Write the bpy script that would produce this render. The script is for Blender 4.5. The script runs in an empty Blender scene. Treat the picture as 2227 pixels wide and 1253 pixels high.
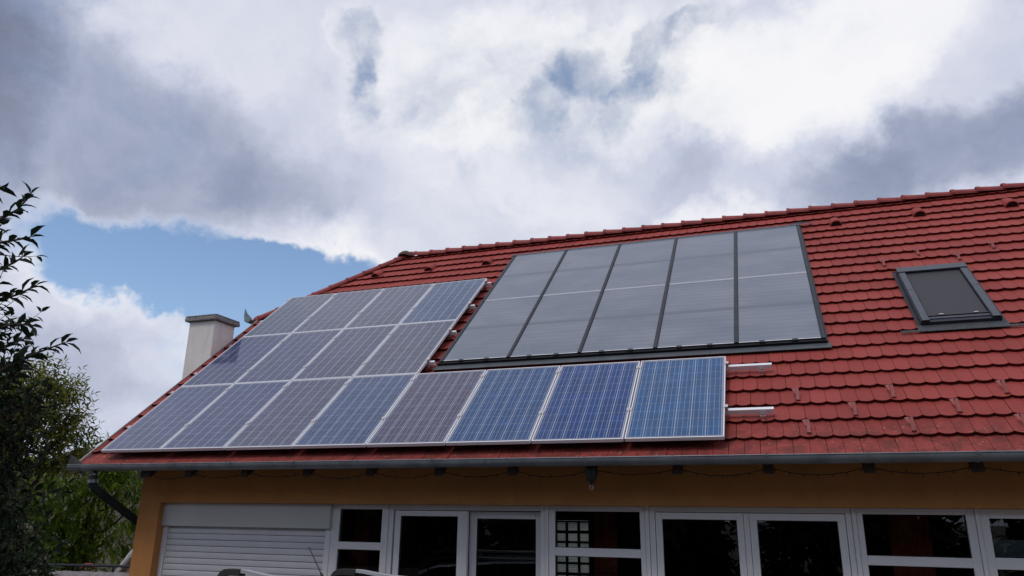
import bpy, bmesh, math, random
from mathutils import Vector, Matrix
R_ = math.radians
scn = bpy.context.scene
C = scn.collection
rnd = random.Random(7)

# ---------------------------------------------------------------- camera
EYE = Vector((0, 0, 2.1))
right = Vector((0.94212541, 0.33504804, 0.01193792))
up = Vector((0.08822981, -0.28213256, 0.95530975))
fwd = Vector((-0.32344274, 0.89896831, 0.29536549))
cam = bpy.data.cameras.new("camera")
cam.sensor_width = 36
cam.lens = 36 * 1605.8 / 2227
cam.clip_start = 0.05
cam.clip_end = 3000
camo = bpy.data.objects.new("camera", cam)
C.objects.link(camo)
mw = Matrix((right, up, -fwd)).transposed().to_4x4()
mw.translation = EYE
camo.matrix_world = mw
scn.camera = camo

# ---------------------------------------------------------------- exposure
scn.view_settings.view_transform = 'Standard'
scn.view_settings.look = 'None'
scn.view_settings.gamma = 1
scn.view_settings.exposure = 0

# ---------------------------------------------------------------- sun
SUN_AZ, SUN_EL = 203, 57         # high behind the viewer, veiled by cloud
sl = bpy.data.lights.new("sun", 'SUN')
sl.energy = 1.0
sl.angle = R_(18)
sl.color = (1, 0.95, 0.88)
so = bpy.data.objects.new("sun", sl)
C.objects.link(so)
sd = Vector((math.sin(R_(SUN_AZ)) * math.cos(R_(SUN_EL)), math.cos(R_(SUN_AZ)) * math.cos(R_(SUN_EL)), math.sin(R_(SUN_EL))))
so.rotation_euler = sd.to_track_quat('Z', 'Y').to_euler()
so.location = sd * 60

# ---------------------------------------------------------------- node helpers
class NT:
    def __init__(s, tree):
        s.t = tree
    def n(s, typ, **kw):
        nd = s.t.nodes.new(typ)
        for k, v in kw.items():
            setattr(nd, k, v)
        return nd
    def put(s, sock, v):
        if hasattr(v, 'is_linked'):
            s.t.links.new(v, sock)
        elif isinstance(v, Vector):
            sock.default_value = tuple(v)
        else:
            sock.default_value = v
    def m(s, op, a, b=None, c=None, clamp=False):
        nd = s.n('ShaderNodeMath', operation=op, use_clamp=clamp)
        s.put(nd.inputs[0], a)
        if b is not None: s.put(nd.inputs[1], b)
        if c is not None: s.put(nd.inputs[2], c)
        return nd.outputs[0]
    def v(s, op, a, b=None):
        nd = s.n('ShaderNodeVectorMath', operation=op)
        s.put(nd.inputs[0], a)
        if b is not None: s.put(nd.inputs[1], b)
        return nd.outputs['Value'] if op in ('DOT_PRODUCT', 'LENGTH') else nd.outputs['Vector']
    def noise(s, vec, scale, detail=4, rough=0.5, dist=0, col=False, dim='3D'):
        nd = s.n('ShaderNodeTexNoise', noise_dimensions=dim)
        if vec is not None: s.put(nd.inputs['Vector'], vec)
        nd.inputs['Scale'].default_value = scale
        nd.inputs['Detail'].default_value = detail
        nd.inputs['Roughness'].default_value = rough
        nd.inputs['Distortion'].default_value = dist
        return nd.outputs['Color' if col else 'Fac']
    def step(s, x, a, b, smooth=True, lo=0.0, hi=1.0):
        nd = s.n('ShaderNodeMapRange', interpolation_type='SMOOTHSTEP' if smooth else 'LINEAR')
        s.put(nd.inputs[0], x)
        nd.inputs[1].default_value = a; nd.inputs[2].default_value = b
        nd.inputs[3].default_value = lo; nd.inputs[4].default_value = hi
        return nd.outputs[0]
    def mix(s, f, a, b, mode='MIX'):
        nd = s.n('ShaderNodeMix', data_type='RGBA', blend_type=mode)
        s.put(nd.inputs[0], f)
        s.put(nd.inputs[6], a if hasattr(a, 'is_linked') else (*a, 1))
        s.put(nd.inputs[7], b if hasattr(b, 'is_linked') else (*b, 1))
        return nd.outputs[2]
    def ramp(s, f, stops):
        nd = s.n('ShaderNodeValToRGB')
        s.put(nd.inputs[0], f)
        e = nd.color_ramp.elements
        while len(e) < len(stops): e.new(0.5)
        for q, (p, c) in zip(e, stops):
            q.position = p; q.color = (*c, 1)
        return nd.outputs[0]

# ---------------------------------------------------------------- sky with clouds
w = bpy.data.worlds.new("World")
scn.world = w
w.use_nodes = True
w.node_tree.nodes.clear()
T = NT(w.node_tree)
dirv = T.n('ShaderNodeTexCoord').outputs['Generated']
def az_el(az, el):
    a, e = R_(az), R_(el)
    d = Vector((math.sin(a) * math.cos(e), math.cos(a) * math.cos(e), math.sin(e)))
    return d, Vector((math.cos(a), -math.sin(a), 0)), Vector((-math.sin(a) * math.sin(e), -math.cos(a) * math.sin(e), math.cos(e)))
warp = T.v('SUBTRACT', T.noise(dirv, 5.0, 6, 0.62, col=True), Vector((0.5, 0.5, 0.5)))
sc_ = T.n('ShaderNodeVectorMath', operation='SCALE'); T.put(sc_.inputs[0], warp); sc_.inputs['Scale'].default_value = 0.20
wd = T.v('ADD', dirv, sc_.outputs[0])
def blob(az, el, ra, rb, tilt=0, amp=1.0, inner=0.15):
    d, a, b = az_el(az, el)
    ct, st = math.cos(R_(tilt)), math.sin(R_(tilt))
    A = (a * ct + b * st) / math.radians(ra)
    B = (b * ct - a * st) / math.radians(rb)
    x = T.v('DOT_PRODUCT', wd, A); y = T.v('DOT_PRODUCT', wd, B)
    off = (d.dot(A), d.dot(B))
    r2 = T.m('ADD', T.m('POWER', T.m('SUBTRACT', x, off[0]), 2.0), T.m('POWER', T.m('SUBTRACT', y, off[1]), 2.0))
    return T.step(r2, inner, 1.0, True, amp, 0.0)
def total(lst):
    acc = lst[0]
    for q in lst[1:]: acc = T.m('ADD', acc, q)
    return acc
sep = T.n('ShaderNodeSeparateXYZ'); T.put(sep.inputs[0], dirv)
zc = T.m('ADD', T.m('MAXIMUM', sep.outputs[2], 0.0), 0.32)
cmb = T.n('ShaderNodeCombineXYZ')
T.put(cmb.inputs[0], T.m('DIVIDE', sep.outputs[0], zc)); T.put(cmb.inputs[1], T.m('DIVIDE', sep.outputs[1], zc)); cmb.inputs[2].default_value = 3.7
plane = cmb.outputs[0]
dens_n = T.noise(plane, 2.6, 9, 0.56, 0.25)
tone_n = T.noise(plane, 1.9, 8, 0.55, 0.4)
fine_n = T.noise(wd, 11.0, 10, 0.58, 0.3)
gaps = total([
    blob(-43.0, 17.2, 13.0, 4.2, 0, 0.40), blob(-51.5, 17.2, 8.0, 3.4, 0, 0.22), blob(-35.5, 15.4, 9.0, 5.0, -12, 0.38),
    blob(-34.0, 34.7, 3.2, 2.8, 25, 0.20), blob(-32.9, 31.3, 2.0, 4.0, 8, 0.09),
    blob(-5.6, 33.7, 3.8, 3.2, 45, 0.13), blob(-9.8, 31.0, 5.2, 1.7, 42, 0.10), blob(-1.6, 36.9, 5.0, 1.5, 42, 0.10),
    blob(-16.8, 30.4, 2.4, 4.8, -28, 0.10), blob(-13.0, 33.0, 4.0, 2.6, 0, 0.10), blob(-40.0, 10.5, 8.0, 5.0, 0, 0.24), blob(-40.5, 14.2, 7.0, 3.6, -18, 0.30)])
dens = T.m('SUBTRACT', T.m('ADD', T.m('ADD', T.m('MULTIPLY', dens_n, 0.8), T.m('MULTIPLY', fine_n, 0.25)), 0.24), gaps)
mask = T.step(dens, 0.36, 0.74)
tones = total([
    blob(6.0, 31.5, 13, 6.0, 8, 0.34), blob(-18.0, 33.0, 16, 7.0, 0, 0.26), blob(-20.0, 26.0, 12, 5.0, 0, 0.10),
    blob(17.0, 23.2, 16, 4.0, 3, -0.31), blob(1.0, 25.2, 11.0, 2.8, 4, -0.06), blob(-8.0, 25.0, 6.0, 3.0, 10, -0.08), blob(-50.0, 24.6, 17, 8.0, -6, -0.22),
    blob(-36.0, 24.5, 10, 4.0, 0, -0.10), blob(-63.0, 28.0, 9.0, 26.0, 0, -0.27), blob(-45.0, 34.0, 9, 4.5, 0, 0.08),  # tall far-left blob darkens the cloud in place of lens-edge blur
    blob(-50.0, 9.5, 14, 4.5, 0, -0.16), blob(-36.0, 19.6, 9.0, 3.6, -10, 0.12), blob(-4.0, 21.5, 9.0, 2.8, 5, 0.20), blob(-34.0, 19.0, 6.0, 2.4, -20, 0.06), blob(8.0, 28.5, 8.0, 3.0, 0, 0.10),
    blob(150.0, 30.0, 55, 40, 0, -0.22)])  # dark cloud added in the unseen sky behind the viewer to dim the facade
tone = T.m('ADD', T.m('ADD', T.m('MULTIPLY', tone_n, 0.30), T.m('MULTIPLY', fine_n, 0.28)), T.m('ADD', tones, T.m('ADD', T.m('MULTIPLY', gaps, 0.95), 0.35)))
ccol = T.ramp(tone, [(0.0, (0.115, 0.12, 0.17)), (0.30, (0.305, 0.35, 0.485)), (0.58, (0.60, 0.635, 0.765)), (0.85, (0.87, 0.875, 0.925)), (1.0, (0.93, 0.93, 0.95))])
sky = T.n('ShaderNodeTexSky', sky_type='NISHITA')
sky.sun_disc = False
sky.sun_elevation = R_(SUN_EL)
sky.sun_rotation = R_(SUN_AZ)
sky.altitude = 200
sky.dust_density = 0.6
sky.ozone_density = 2.2
bg1 = T.n('ShaderNodeBackground'); T.put(bg1.inputs[0], sky.outputs[0]); bg1.inputs[1].default_value = 0.15
bg2 = T.n('ShaderNodeBackground'); T.put(bg2.inputs[0], ccol); bg2.inputs[1].default_value = 1.0
mx = T.n('ShaderNodeMixShader'); T.put(mx.inputs[0], mask)
w.node_tree.links.new(bg1.outputs[0], mx.inputs[1]); w.node_tree.links.new(bg2.outputs[0], mx.inputs[2])
w.node_tree.links.new(mx.outputs[0], T.n('ShaderNodeOutputWorld').inputs[0])

# ---------------------------------------------------------------- materials
def material(name, base, rough=0.6, metal=0.0, var=0.0, vscale=6.0, bump=0.0, bscale=40.0, spec=0.5, build=None, coat=0.0):
    m = bpy.data.materials.new(name)
    m.use_nodes = True
    t = NT(m.node_tree)
    b = m.node_tree.nodes['Principled BSDF']
    b.inputs['Base Color'].default_value = (*base, 1)
    b.inputs['Roughness'].default_value = rough
    b.inputs['Metallic'].default_value = metal
    b.inputs['Specular IOR Level'].default_value = spec
    b.inputs['Coat Weight'].default_value = coat
    pos = t.n('ShaderNodeNewGeometry').outputs['Position']
    if var:
        f = t.noise(pos, vscale, 6, 0.6)
        lo = tuple(c * (1 - var) for c in base); hi = tuple(min(1, c * (1 + var)) for c in base)
        t.put(b.inputs['Base Color'], t.mix(t.step(f, 0.3, 0.7), lo, hi))
    if bump:
        bp = t.n('ShaderNodeBump'); bp.inputs['Strength'].default_value = bump; bp.inputs['Distance'].default_value = 0.01
        t.put(bp.inputs['Height'], t.noise(pos, bscale, 5, 0.6))
        t.put(b.inputs['Normal'], bp.outputs[0])
    if build: build(t, b, pos)
    return m

def tile_build(t, b, pos):
    at = t.n('ShaderNodeAttribute', attribute_name='tint').outputs['Fac']
    n1 = t.noise(pos, 1.1, 5, 0.6); n2 = t.noise(pos, 34.0, 5, 0.65); n3 = t.noise(pos, 7.0, 6, 0.7)
    base = t.mix(t.m('ADD', t.m('MULTIPLY', at, 0.65), t.m('MULTIPLY', t.step(n1, .3, .7), 0.35)), (0.270, 0.046, 0.038), (0.365, 0.068, 0.056))
    base = t.mix(t.m('MULTIPLY', t.step(n2, 0.45, 0.75), 0.28), base, (0.20, 0.035, 0.03))
    # dirt that gathers along the lowest course, with a few lichen specks
    z = t.n('ShaderNodeSeparateXYZ'); t.put(z.inputs[0], pos)
    low = t.step(z.outputs[2], 2.86, 3.22, True, 1.0, 0.0)
    base = t.mix(t.m('MULTIPLY', t.m('MULTIPLY', low, t.step(n3, 0.36, 0.62)), 0.6), base, (0.085, 0.026, 0.024))
    lich = t.m('MULTIPLY', t.step(t.noise(pos, 26.0, 3, 0.5), 0.655, 0.70), low)
    base = t.mix(t.m('MULTIPLY', lich, 0.8), base, (0.42, 0.24, 0.12))
    t.put(b.inputs['Base Color'], base)
    bp = t.n('ShaderNodeBump'); bp.inputs['Strength'].default_value = 0.35; bp.inputs['Distance'].default_value = 0.004
    t.put(bp.inputs['Height'], t.noise(pos, 90.0, 4, 0.6)); t.put(b.inputs['Normal'], bp.outputs[0])
M = {}
M['tile'] = material('roof tile', (0.3, .05, .04), 0.68, spec=0.2, build=tile_build)
M['tileedge'] = material('shaded tile edge', (0.10, 0.015, 0.012), 0.9, var=0.3, vscale=20, spec=0.1)  # dark colour puts the shade under each course onto the butt faces
M['ridge'] = material('ridge tile', (0.27, 0.045, 0.042), 0.6, var=0.18, vscale=5, bump=0.2, bscale=60, spec=0.35)
M['hubcap'] = material('weathered cap', (0.10, 0.055, 0.05), 0.9, var=0.4, vscale=30, bump=0.4)
M['hole'] = material('vent opening', (0.02, 0.008, 0.008), 0.9)
M['guard'] = material('snow guard metal', (0.27, 0.055, 0.05), 0.5, var=0.15)
M['guard_pale'] = material('snow guard fin', (0.33, 0.085, 0.082), 0.55)

def wall_build(t, b, pos):
    n = t.noise(pos, 3.0, 6, 0.6); n2 = t.noise(pos, 120.0, 3, 0.6)
    c = t.mix(t.step(n, .3, .7), (0.50, 0.222, 0.076), (0.59, 0.265, 0.090))
    st = t.noise(t.v('MULTIPLY', pos, Vector((5.0, 5.0, 0.8))), 1.4, 5, 0.65)
    c = t.mix(t.m('MULTIPLY', t.step(st, 0.52, 0.8), 0.35), c, (0.30, 0.14, 0.06))
    c = t.mix(t.m('MULTIPLY', t.noise(pos, 150.0, 2, 0.5), 0.35), c, (0.36, 0.16, 0.055))
    t.put(b.inputs['Base Color'], c)
    bp = t.n('ShaderNodeBump'); bp.inputs['Strength'].default_value = 0.5; bp.inputs['Distance'].default_value = 0.004
    t.put(bp.inputs['Height'], n2); t.put(b.inputs['Normal'], bp.outputs[0])
M['wall'] = material('ochre render', (0.5, .23, .07), 0.9, spec=0.2, build=wall_build)
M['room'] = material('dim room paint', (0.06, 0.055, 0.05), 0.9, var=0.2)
M['white'] = material('white upvc', (0.78, 0.78, 0.80), 0.35, var=0.03, vscale=3)
M['gasket'] = material('black seal', (0.02, 0.02, 0.022), 0.6)
M['shutter'] = material('shutter slat', (0.66, 0.66, 0.70), 0.45, var=0.04, vscale=4)
M['shutterbox'] = material('shutter box', (0.56, 0.57, 0.56), 0.5, var=0.05, vscale=2, bump=0.15, bscale=150)
M['wood'] = material('dark stained wood', (0.045, 0.024, 0.014), 0.7, var=0.3, vscale=12)
M['deck'] = material('soffit boards', (0.10, 0.05, 0.025), 0.7, var=0.25, vscale=8)
M['spout'] = material('dark downspout', (0.024, 0.026, 0.026), 0.75, var=0.2, spec=0.15)
M['gutter'] = material('grey gutter', (0.22, 0.24, 0.26), 0.42, metal=0.35, var=0.18, vscale=5)
M['zinc'] = material('weathered zinc', (0.19, 0.235, 0.245), 0.5, metal=0.4, var=0.25, vscale=14)
M['verge'] = material('pale verge metal', (0.55, 0.50, 0.48), 0.45, metal=0.4)
def chim_build(t, b, pos):
    st = t.noise(t.v('MULTIPLY', pos, Vector((9.0, 9.0, 0.7))), 1.6, 5, 0.6)
    c = t.mix(t.step(t.noise(pos, 3.0, 6, 0.6), .3, .7), (0.76, 0.725, 0.69), (0.83, 0.80, 0.765))
    c = t.mix(t.m('MULTIPLY', t.step(st, 0.5, 0.78), 0.45), c, (0.50, 0.45, 0.40))
    t.put(b.inputs['Base Color'], c)
    bp = t.n('ShaderNodeBump'); bp.inputs['Strength'].default_value = 0.4; bp.inputs['Distance'].default_value = 0.006
    t.put(bp.inputs['Height'], t.noise(pos, 80, 4, 0.6)); t.put(b.inputs['Normal'], bp.outputs[0])
M['chim'] = material('chimney render', (0.80, 0.765, 0.73), 0.95, build=chim_build)
M['conc'] = material('chimney concrete', (0.24, 0.23, 0.22), 0.9, var=0.4, vscale=22, bump=0.5, bscale=60)
M['alu'] = material('bright aluminium', (0.88, 0.88, 0.92), 0.4, metal=0.15)
M['aluraw'] = material('raw aluminium', (0.66, 0.62, 0.62), 0.28, metal=0.8)
M['black'] = material('black plastic', (0.02, 0.02, 0.022), 0.5)
M['anth'] = material('anthracite metal', (0.030, 0.033, 0.045), 0.5, var=0.15, spec=0.3)
M['sill'] = material('black sill bar', (0.010, 0.012, 0.015), 0.6, spec=0.2)
M['apron'] = material('lead grey apron', (0.085, 0.097, 0.11), 0.5, metal=0.3, var=0.15, vscale=6)
M['pleat'] = material('pleated dark apron', (0.06, 0.068, 0.075), 0.55, var=0.2)
M['skyframe'] = material('roof window cladding', (0.078, 0.087, 0.108), 0.48, metal=0.15, var=0.08)
M['cable'] = material('dark cable', (0.016, 0.012, 0.01), 0.6)
M['lampm'] = material('dark lamp metal', (0.03, 0.032, 0.032), 0.5, metal=0.3)
M['red'] = material('dark red curtain', (0.42, 0.075, 0.05), 0.9, var=0.2, vscale=9)
M['pipe'] = material('pale wrapped pipe', (0.52, 0.51, 0.50), 0.6, var=0.2, vscale=18, bump=0.3)
M['coping'] = material('grey clay coping', (0.24, 0.21, 0.23), 0.7, var=0.25, vscale=10)
M['stone'] = material('garden wall render', (0.20, 0.17, 0.15), 0.9, var=0.2, vscale=4)
M['shedwall'] = material('drab shed wall', (0.15, 0.13, 0.11), 0.9, var=0.2, vscale=3)
M['shedroof'] = material('drab shed roof', (0.07, 0.06, 0.055), 0.9, var=0.3, vscale=6)
M['bark'] = material('bark', (0.075, 0.055, 0.042), 0.9, var=0.4, vscale=16, bump=0.6, bscale=30)
M['rubber'] = material('tyre rubber', (0.02, 0.02, 0.02), 0.8)
M['carpaint'] = material('dark blue paint', (0.03, 0.045, 0.09), 0.25, coat=1.0)
M['carglass'] = material('dark car glass', (0.012, 0.015, 0.018), 0.05)
M['lens'] = material('red lamp lens', (0.4, 0.02, 0.02), 0.2)
M['clearlens'] = material('clear lamp lens', (0.6, 0.6, 0.62), 0.12)
M['silver'] = material('brushed silver rail', (0.50, 0.51, 0.54), 0.35, metal=0.5)
M['slat'] = material('pale louvre', (0.75, 0.78, 0.74), 0.6)
M['blind'] = material('grey blind', (0.20, 0.24, 0.29), 0.8)

def ground_build(t, b, pos):
    n = t.noise(pos, 1.2, 6, 0.65); n2 = t.noise(pos, 40, 4, 0.6)
    c = t.mix(t.step(n, .35, .65), (0.08, 0.075, 0.07), (0.13, 0.12, 0.11))
    t.put(b.inputs['Base Color'], t.mix(t.m('MULTIPLY', n2, 0.4), c, (0.10, 0.09, 0.085)))
M['ground'] = material('gravel yard', (0.2, .19, .18), 0.95, build=ground_build)

def leaf_mat(name, dark, light, trans=0.25):
    def bld(t, b, pos):
        at = t.n('ShaderNodeAttribute', attribute_name='tint').outputs['Fac']
        t.put(b.inputs['Base Color'], t.mix(at, dark, light))
        tr = t.n('ShaderNodeBsdfTranslucent'); t.put(tr.inputs[0], t.mix(at, tuple(c * 1.3 for c in dark), tuple(min(1, c * 1.5) for c in light)))
        ms = t.n('ShaderNodeMixShader'); ms.inputs[0].default_value = trans
        out = next(n for n in t.t.nodes if n.type == 'OUTPUT_MATERIAL')
        t.t.links.new(b.outputs[0], ms.inputs[1]); t.t.links.new(tr.outputs[0], ms.inputs[2]); t.t.links.new(ms.outputs[0], out.inputs[0])
    return material(name, light, 0.6, spec=0.14, build=bld)
M['leaf_apple'] = leaf_mat('apple leaf', (0.012, 0.022, 0.012), (0.035, 0.055, 0.025), 0.12)
M['leaf_bush'] = leaf_mat('narrow leaf', (0.045, 0.070, 0.015), (0.24, 0.25, 0.04), 0.4)
M['leaf_peach'] = leaf_mat('drooping leaf', (0.050, 0.11, 0.015), (0.28, 0.40, 0.05), 0.45)
M['leaf_hedge'] = leaf_mat('hedge leaf', (0.015, 0.03, 0.012), (0.04, 0.065, 0.022), 0.1)

def glass_mat(name, rough=0.0):
    m = bpy.data.materials.new(name); m.use_nodes = True
    t = NT(m.node_tree); m.node_tree.nodes.clear()
    tr = t.n('ShaderNodeBsdfTransparent'); tr.inputs[0].default_value = (0.80, 0.84, 0.82, 1)
    gl = t.n('ShaderNodeBsdfGlossy'); gl.inputs['Roughness'].default_value = rough
    fr = t.n('ShaderNodeFresnel'); fr.inputs[0].default_value = 1.5
    ms = t.n('ShaderNodeMixShader'); t.put(ms.inputs[0], t.m('MULTIPLY', fr.outputs[0], 1.0, clamp=True))
    L = m.node_tree.links
    L.new(tr.outputs[0], ms.inputs[1]); L.new(gl.outputs[0], ms.inputs[2]); L.new(ms.outputs[0], t.n('ShaderNodeOutputMaterial').inputs[0])
    return m
M['glass'] = glass_mat('window glass')

# photovoltaic glass: polycrystalline cells with white grid lines (local coordinates of each panel)
PW, PH = 1.012, 1.652
def pv_build(t, b, pos):
    oc = t.n('ShaderNodeTexCoord').outputs['Object']
    s = t.n('ShaderNodeSeparateXYZ'); t.put(s.inputs[0], oc)
    CP = 0.1590
    x = t.m('SUBTRACT', s.outputs[0], (PW - 6 * CP) / 2); y = t.m('SUBTRACT', s.outputs[1], (PH - 10 * CP) / 2)
    def line(v, pitch, wd):
        f = t.m('FRACT', t.m('DIVIDE', v, pitch))
        d = t.m('MULTIPLY', t.m('SUBTRACT', 0.5, t.m('ABSOLUTE', t.m('SUBTRACT', f, 0.5))), pitch)
        return t.step(d, wd * 0.5, wd * 0.5 + 0.0008, False, 1.0, 0.0)
    gapx = line(x, CP, 0.0060); gapy = line(y, CP, 0.0030); bus = line(t.m('ADD', x, CP / 6), CP / 3, 0.0034)
    inx = t.m('MULTIPLY', t.m('GREATER_THAN', x, 0.0), t.m('LESS_THAN', x, 6 * CP)); iny = t.m('MULTIPLY', t.m('GREATER_THAN', y, 0.0), t.m('LESS_THAN', y, 10 * CP))
    inside = t.m('MULTIPLY', inx, iny)
    vor = t.n('ShaderNodeTexVoronoi'); t.put(vor.inputs['Vector'], oc); vor.inputs['Scale'].default_value = 70
    info = t.n('ShaderNodeObjectInfo')
    tint = info.outputs['Color']
    cr = t.v('ADD', oc, info.outputs['Location'])
    cell = t.n('ShaderNodeTexWhiteNoise'); sn = t.n('ShaderNodeVectorMath', operation='SNAP'); t.put(sn.inputs[0], cr); sn.inputs[1].default_value = (CP, CP, 5.0); t.put(cell.inputs['Vector'], sn.outputs[0])
    grain = t.m('ADD', t.m('MULTIPLY', vor.outputs['Color'], 0.5), t.m('ADD', t.m('MULTIPLY', cell.outputs['Value'], 0.25), 0.62))
    gm = t.n('ShaderNodeVectorMath', operation='SCALE'); t.put(gm.inputs[0], tint); t.put(gm.inputs['Scale'], grain)
    c = t.mix(t.m('MULTIPLY', bus, 0.7), gm.outputs[0], (0.36, 0.43, 0.60))
    c = t.mix(t.m('MAXIMUM', t.m('MULTIPLY', gapx, 0.8), t.m('MULTIPLY', gapy, 0.4)), c, (0.56, 0.60, 0.70))
    c = t.mix(inside, (0.22, 0.24, 0.30), c)
    # thin film of dust on the glass
    dust = t.step(t.noise(cr, 2.2, 5, 0.6), 0.35, 0.75)
    c = t.mix(t.m('MULTIPLY', dust, 0.07), c, (0.25, 0.23, 0.24))
    t.put(b.inputs['Base Color'], c)
    t.put(b.inputs['Roughness'], t.step(dust, 0, 1, False, 0.07, 0.13))
M['pv'] = material('photovoltaic glass', (0.03, .06, .16), 0.09, build=pv_build, spec=0.42)

CW, CHH = 1.018, 2.03
def coll_build(t, b, pos):
    oc = t.n('ShaderNodeTexCoord').outputs['Object']
    info = t.n('ShaderNodeObjectInfo')
    cr = t.v('ADD', oc, info.outputs['Location'])
    s = t.n('ShaderNodeSeparateXYZ'); t.put(s.inputs[0], oc)
    wob = t.m('MULTIPLY', t.m('SUBTRACT', t.noise(cr, 3.0, 3, 0.5), 0.5), 0.035)
    y = t.m('ADD', s.outputs[1], wob)
    fin = t.m('ABSOLUTE', t.m('SUBTRACT', t.m('FRACT', t.m('DIVIDE', y, 0.112)), 0.5))
    finl = t.step(fin, 0.36, 0.48)
    band = t.step(t.m('ABSOLUTE', t.m('SUBTRACT', y, CHH * 0.5)), 0.035, 0.075, True, 1.0, 0.0)
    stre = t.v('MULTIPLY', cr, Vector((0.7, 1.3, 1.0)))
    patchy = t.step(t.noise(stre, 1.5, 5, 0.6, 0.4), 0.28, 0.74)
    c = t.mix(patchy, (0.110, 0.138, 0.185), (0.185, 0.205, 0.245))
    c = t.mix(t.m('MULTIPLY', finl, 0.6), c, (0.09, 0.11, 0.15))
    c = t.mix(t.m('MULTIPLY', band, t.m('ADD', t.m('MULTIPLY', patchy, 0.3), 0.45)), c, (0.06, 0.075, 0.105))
    t.put(b.inputs['Base Color'], c)
    bp = t.n('ShaderNodeBump'); bp.inputs['Strength'].default_value = 0.12; bp.inputs['Distance'].default_value = 0.003
    t.put(bp.inputs['Height'], t.noise(cr, 160.0, 2, 0.5)); t.put(b.inputs['Normal'], bp.outputs[0])
M['coll'] = material('prismatic collector glass', (0.12, 0.14, 0.17), 0.30, spec=1.0, build=coll_build)
def blindfab(t, b, pos):
    n = t.noise(pos, 420.0, 2, 0.5)
    t.put(b.inputs['Base Color'], t.mix(n, (0.020, 0.020, 0.026), (0.060, 0.056, 0.068)))
M['mesh'] = material('dark awning mesh', (0.05, .05, .06), 0.65, build=blindfab)

# ---------------------------------------------------------------- mesh helpers
class MB:
    """collects faces; build() links them as one mesh object"""
    def __init__(s):
        s.v, s.f, s.t = [], [], []
    def add(s, verts, faces, tint=0.5):
        o = len(s.v)
        s.v += [tuple(q) for q in verts]
        s.f += [tuple(i + o for i in f) for f in faces]
        s.t += [tint] * len(faces)
        return s
    def box(s, lo, hi, fr=None, tint=0.5):
        x0, y0, z0 = lo; x1, y1, z1 = hi
        vs = [Vector(q) for q in ((x0, y0, z0), (x1, y0, z0), (x1, y1, z0), (x0, y1, z0), (x0, y0, z1), (x1, y0, z1), (x1, y1, z1), (x0, y1, z1))]
        if fr: vs = [fr(q) for q in vs]
        return s.add(vs, [(3, 2, 1, 0), (4, 5, 6, 7), (0, 1, 5, 4), (1, 2, 6, 5), (2, 3, 7, 6), (3, 0, 4, 7)], tint)
    def tube(s, pts, rad, seg=8, cap=True):
        pts = [Vector(q) for q in pts]
        n = len(pts); rads = rad if isinstance(rad, (list, tuple)) else [rad] * n
        vs, fs = [], []
        ref = None
        for i, pnt in enumerate(pts):
            d = (pts[min(i + 1, n - 1)] - pts[max(i - 1, 0)]).normalized()
            if ref is None:
                ref = d.orthogonal().normalized()
            ref = (ref - d * ref.dot(d)).normalized()
            b2 = d.cross(ref)
            for k in range(seg):
                a = 2 * math.pi * k / seg
                vs.append(pnt + (ref * math.cos(a) + b2 * math.sin(a)) * rads[i])
        for i in range(n - 1):
            for k in range(seg):
                k2 = (k + 1) % seg
                fs.append((i * seg + k, i * seg + k2, (i + 1) * seg + k2, (i + 1) * seg + k))
        if cap:
            fs.append(tuple(range(seg - 1, -1, -1))); fs.append(tuple((n - 1) * seg + k for k in range(seg)))
        return s.add(vs, fs)
    def prism(s, poly, ext):
        """closed polygon (list of Vectors) extruded by vector ext"""
        n = len(poly); a = [Vector(q) for q in poly]; b = [q + ext for q in a]
        return s.add(a + b, [tuple(range(n)), tuple(range(2 * n - 1, n - 1, -1))] + [(i, i + n, (i + 1) % n + n, (i + 1) % n) for i in range(n)])
    def build(s, name, mat_, parent=None, smooth=False, bevel=0.0, fix=True):
        me = bpy.data.meshes.new(name)
        me.from_pydata(s.v, [], s.f)
        me.update()
        if s.t:
            a = me.attributes.new('tint', 'FLOAT', 'FACE'); a.data.foreach_set('value', s.t)
        if fix:
            bm = bmesh.new(); bm.from_mesh(me); bmesh.ops.recalc_face_normals(bm, faces=bm.faces); bm.to_mesh(me); bm.free()
        for m_ in (mat_ if isinstance(mat_, (list, tuple)) else [mat_]):
            me.materials.append(m_)
        if smooth:
            me.polygons.foreach_set('use_smooth', [True] * len(me.polygons))
        o = bpy.data.objects.new(name, me)
        C.objects.link(o)
        if parent: o.parent = parent
        if bevel:
            bv = o.modifiers.new('bevel', 'BEVEL'); bv.width = bevel; bv.segments = 2; bv.limit_method = 'ANGLE'
        return o
def tag(o, label, cat, group=None):
    o['label'] = label; o['category'] = cat
    if group: o['group'] = group
    return o
def thing(name, label, cat, loc=(0, 0, 0), group=None):
    o = bpy.data.objects.new(name, None); o.empty_display_size = 0.2
    C.objects.link(o); o.location = loc
    return tag(o, label, cat, group)
def structure(o):
    o['kind'] = 'structure'; return o
def copy_tree(o, parent=None):
    c = o.copy(); C.objects.link(c)
    if parent: c.parent = parent
    for ch in list(o.children): copy_tree(ch, c)
    return c

# roof frame: u along the eave, v up the slope, n out of the tiles (tile faces at n = 0)
TH = R_(40.599)
UX = Vector((1, 0, 0)); VX = Vector((0, math.cos(TH), math.sin(TH))); NX = Vector((0, -math.sin(TH), math.cos(TH)))
RO = Vector((-8.750, 7.812, 2.894)) - NX * 0.13
def RP(u, v=None, n=None):
    if v is None: u, v, n = u
    return RO + UX * u + VX * v + NX * n
RMAT = Matrix((UX, VX, NX)).transposed().to_4x4()

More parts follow.
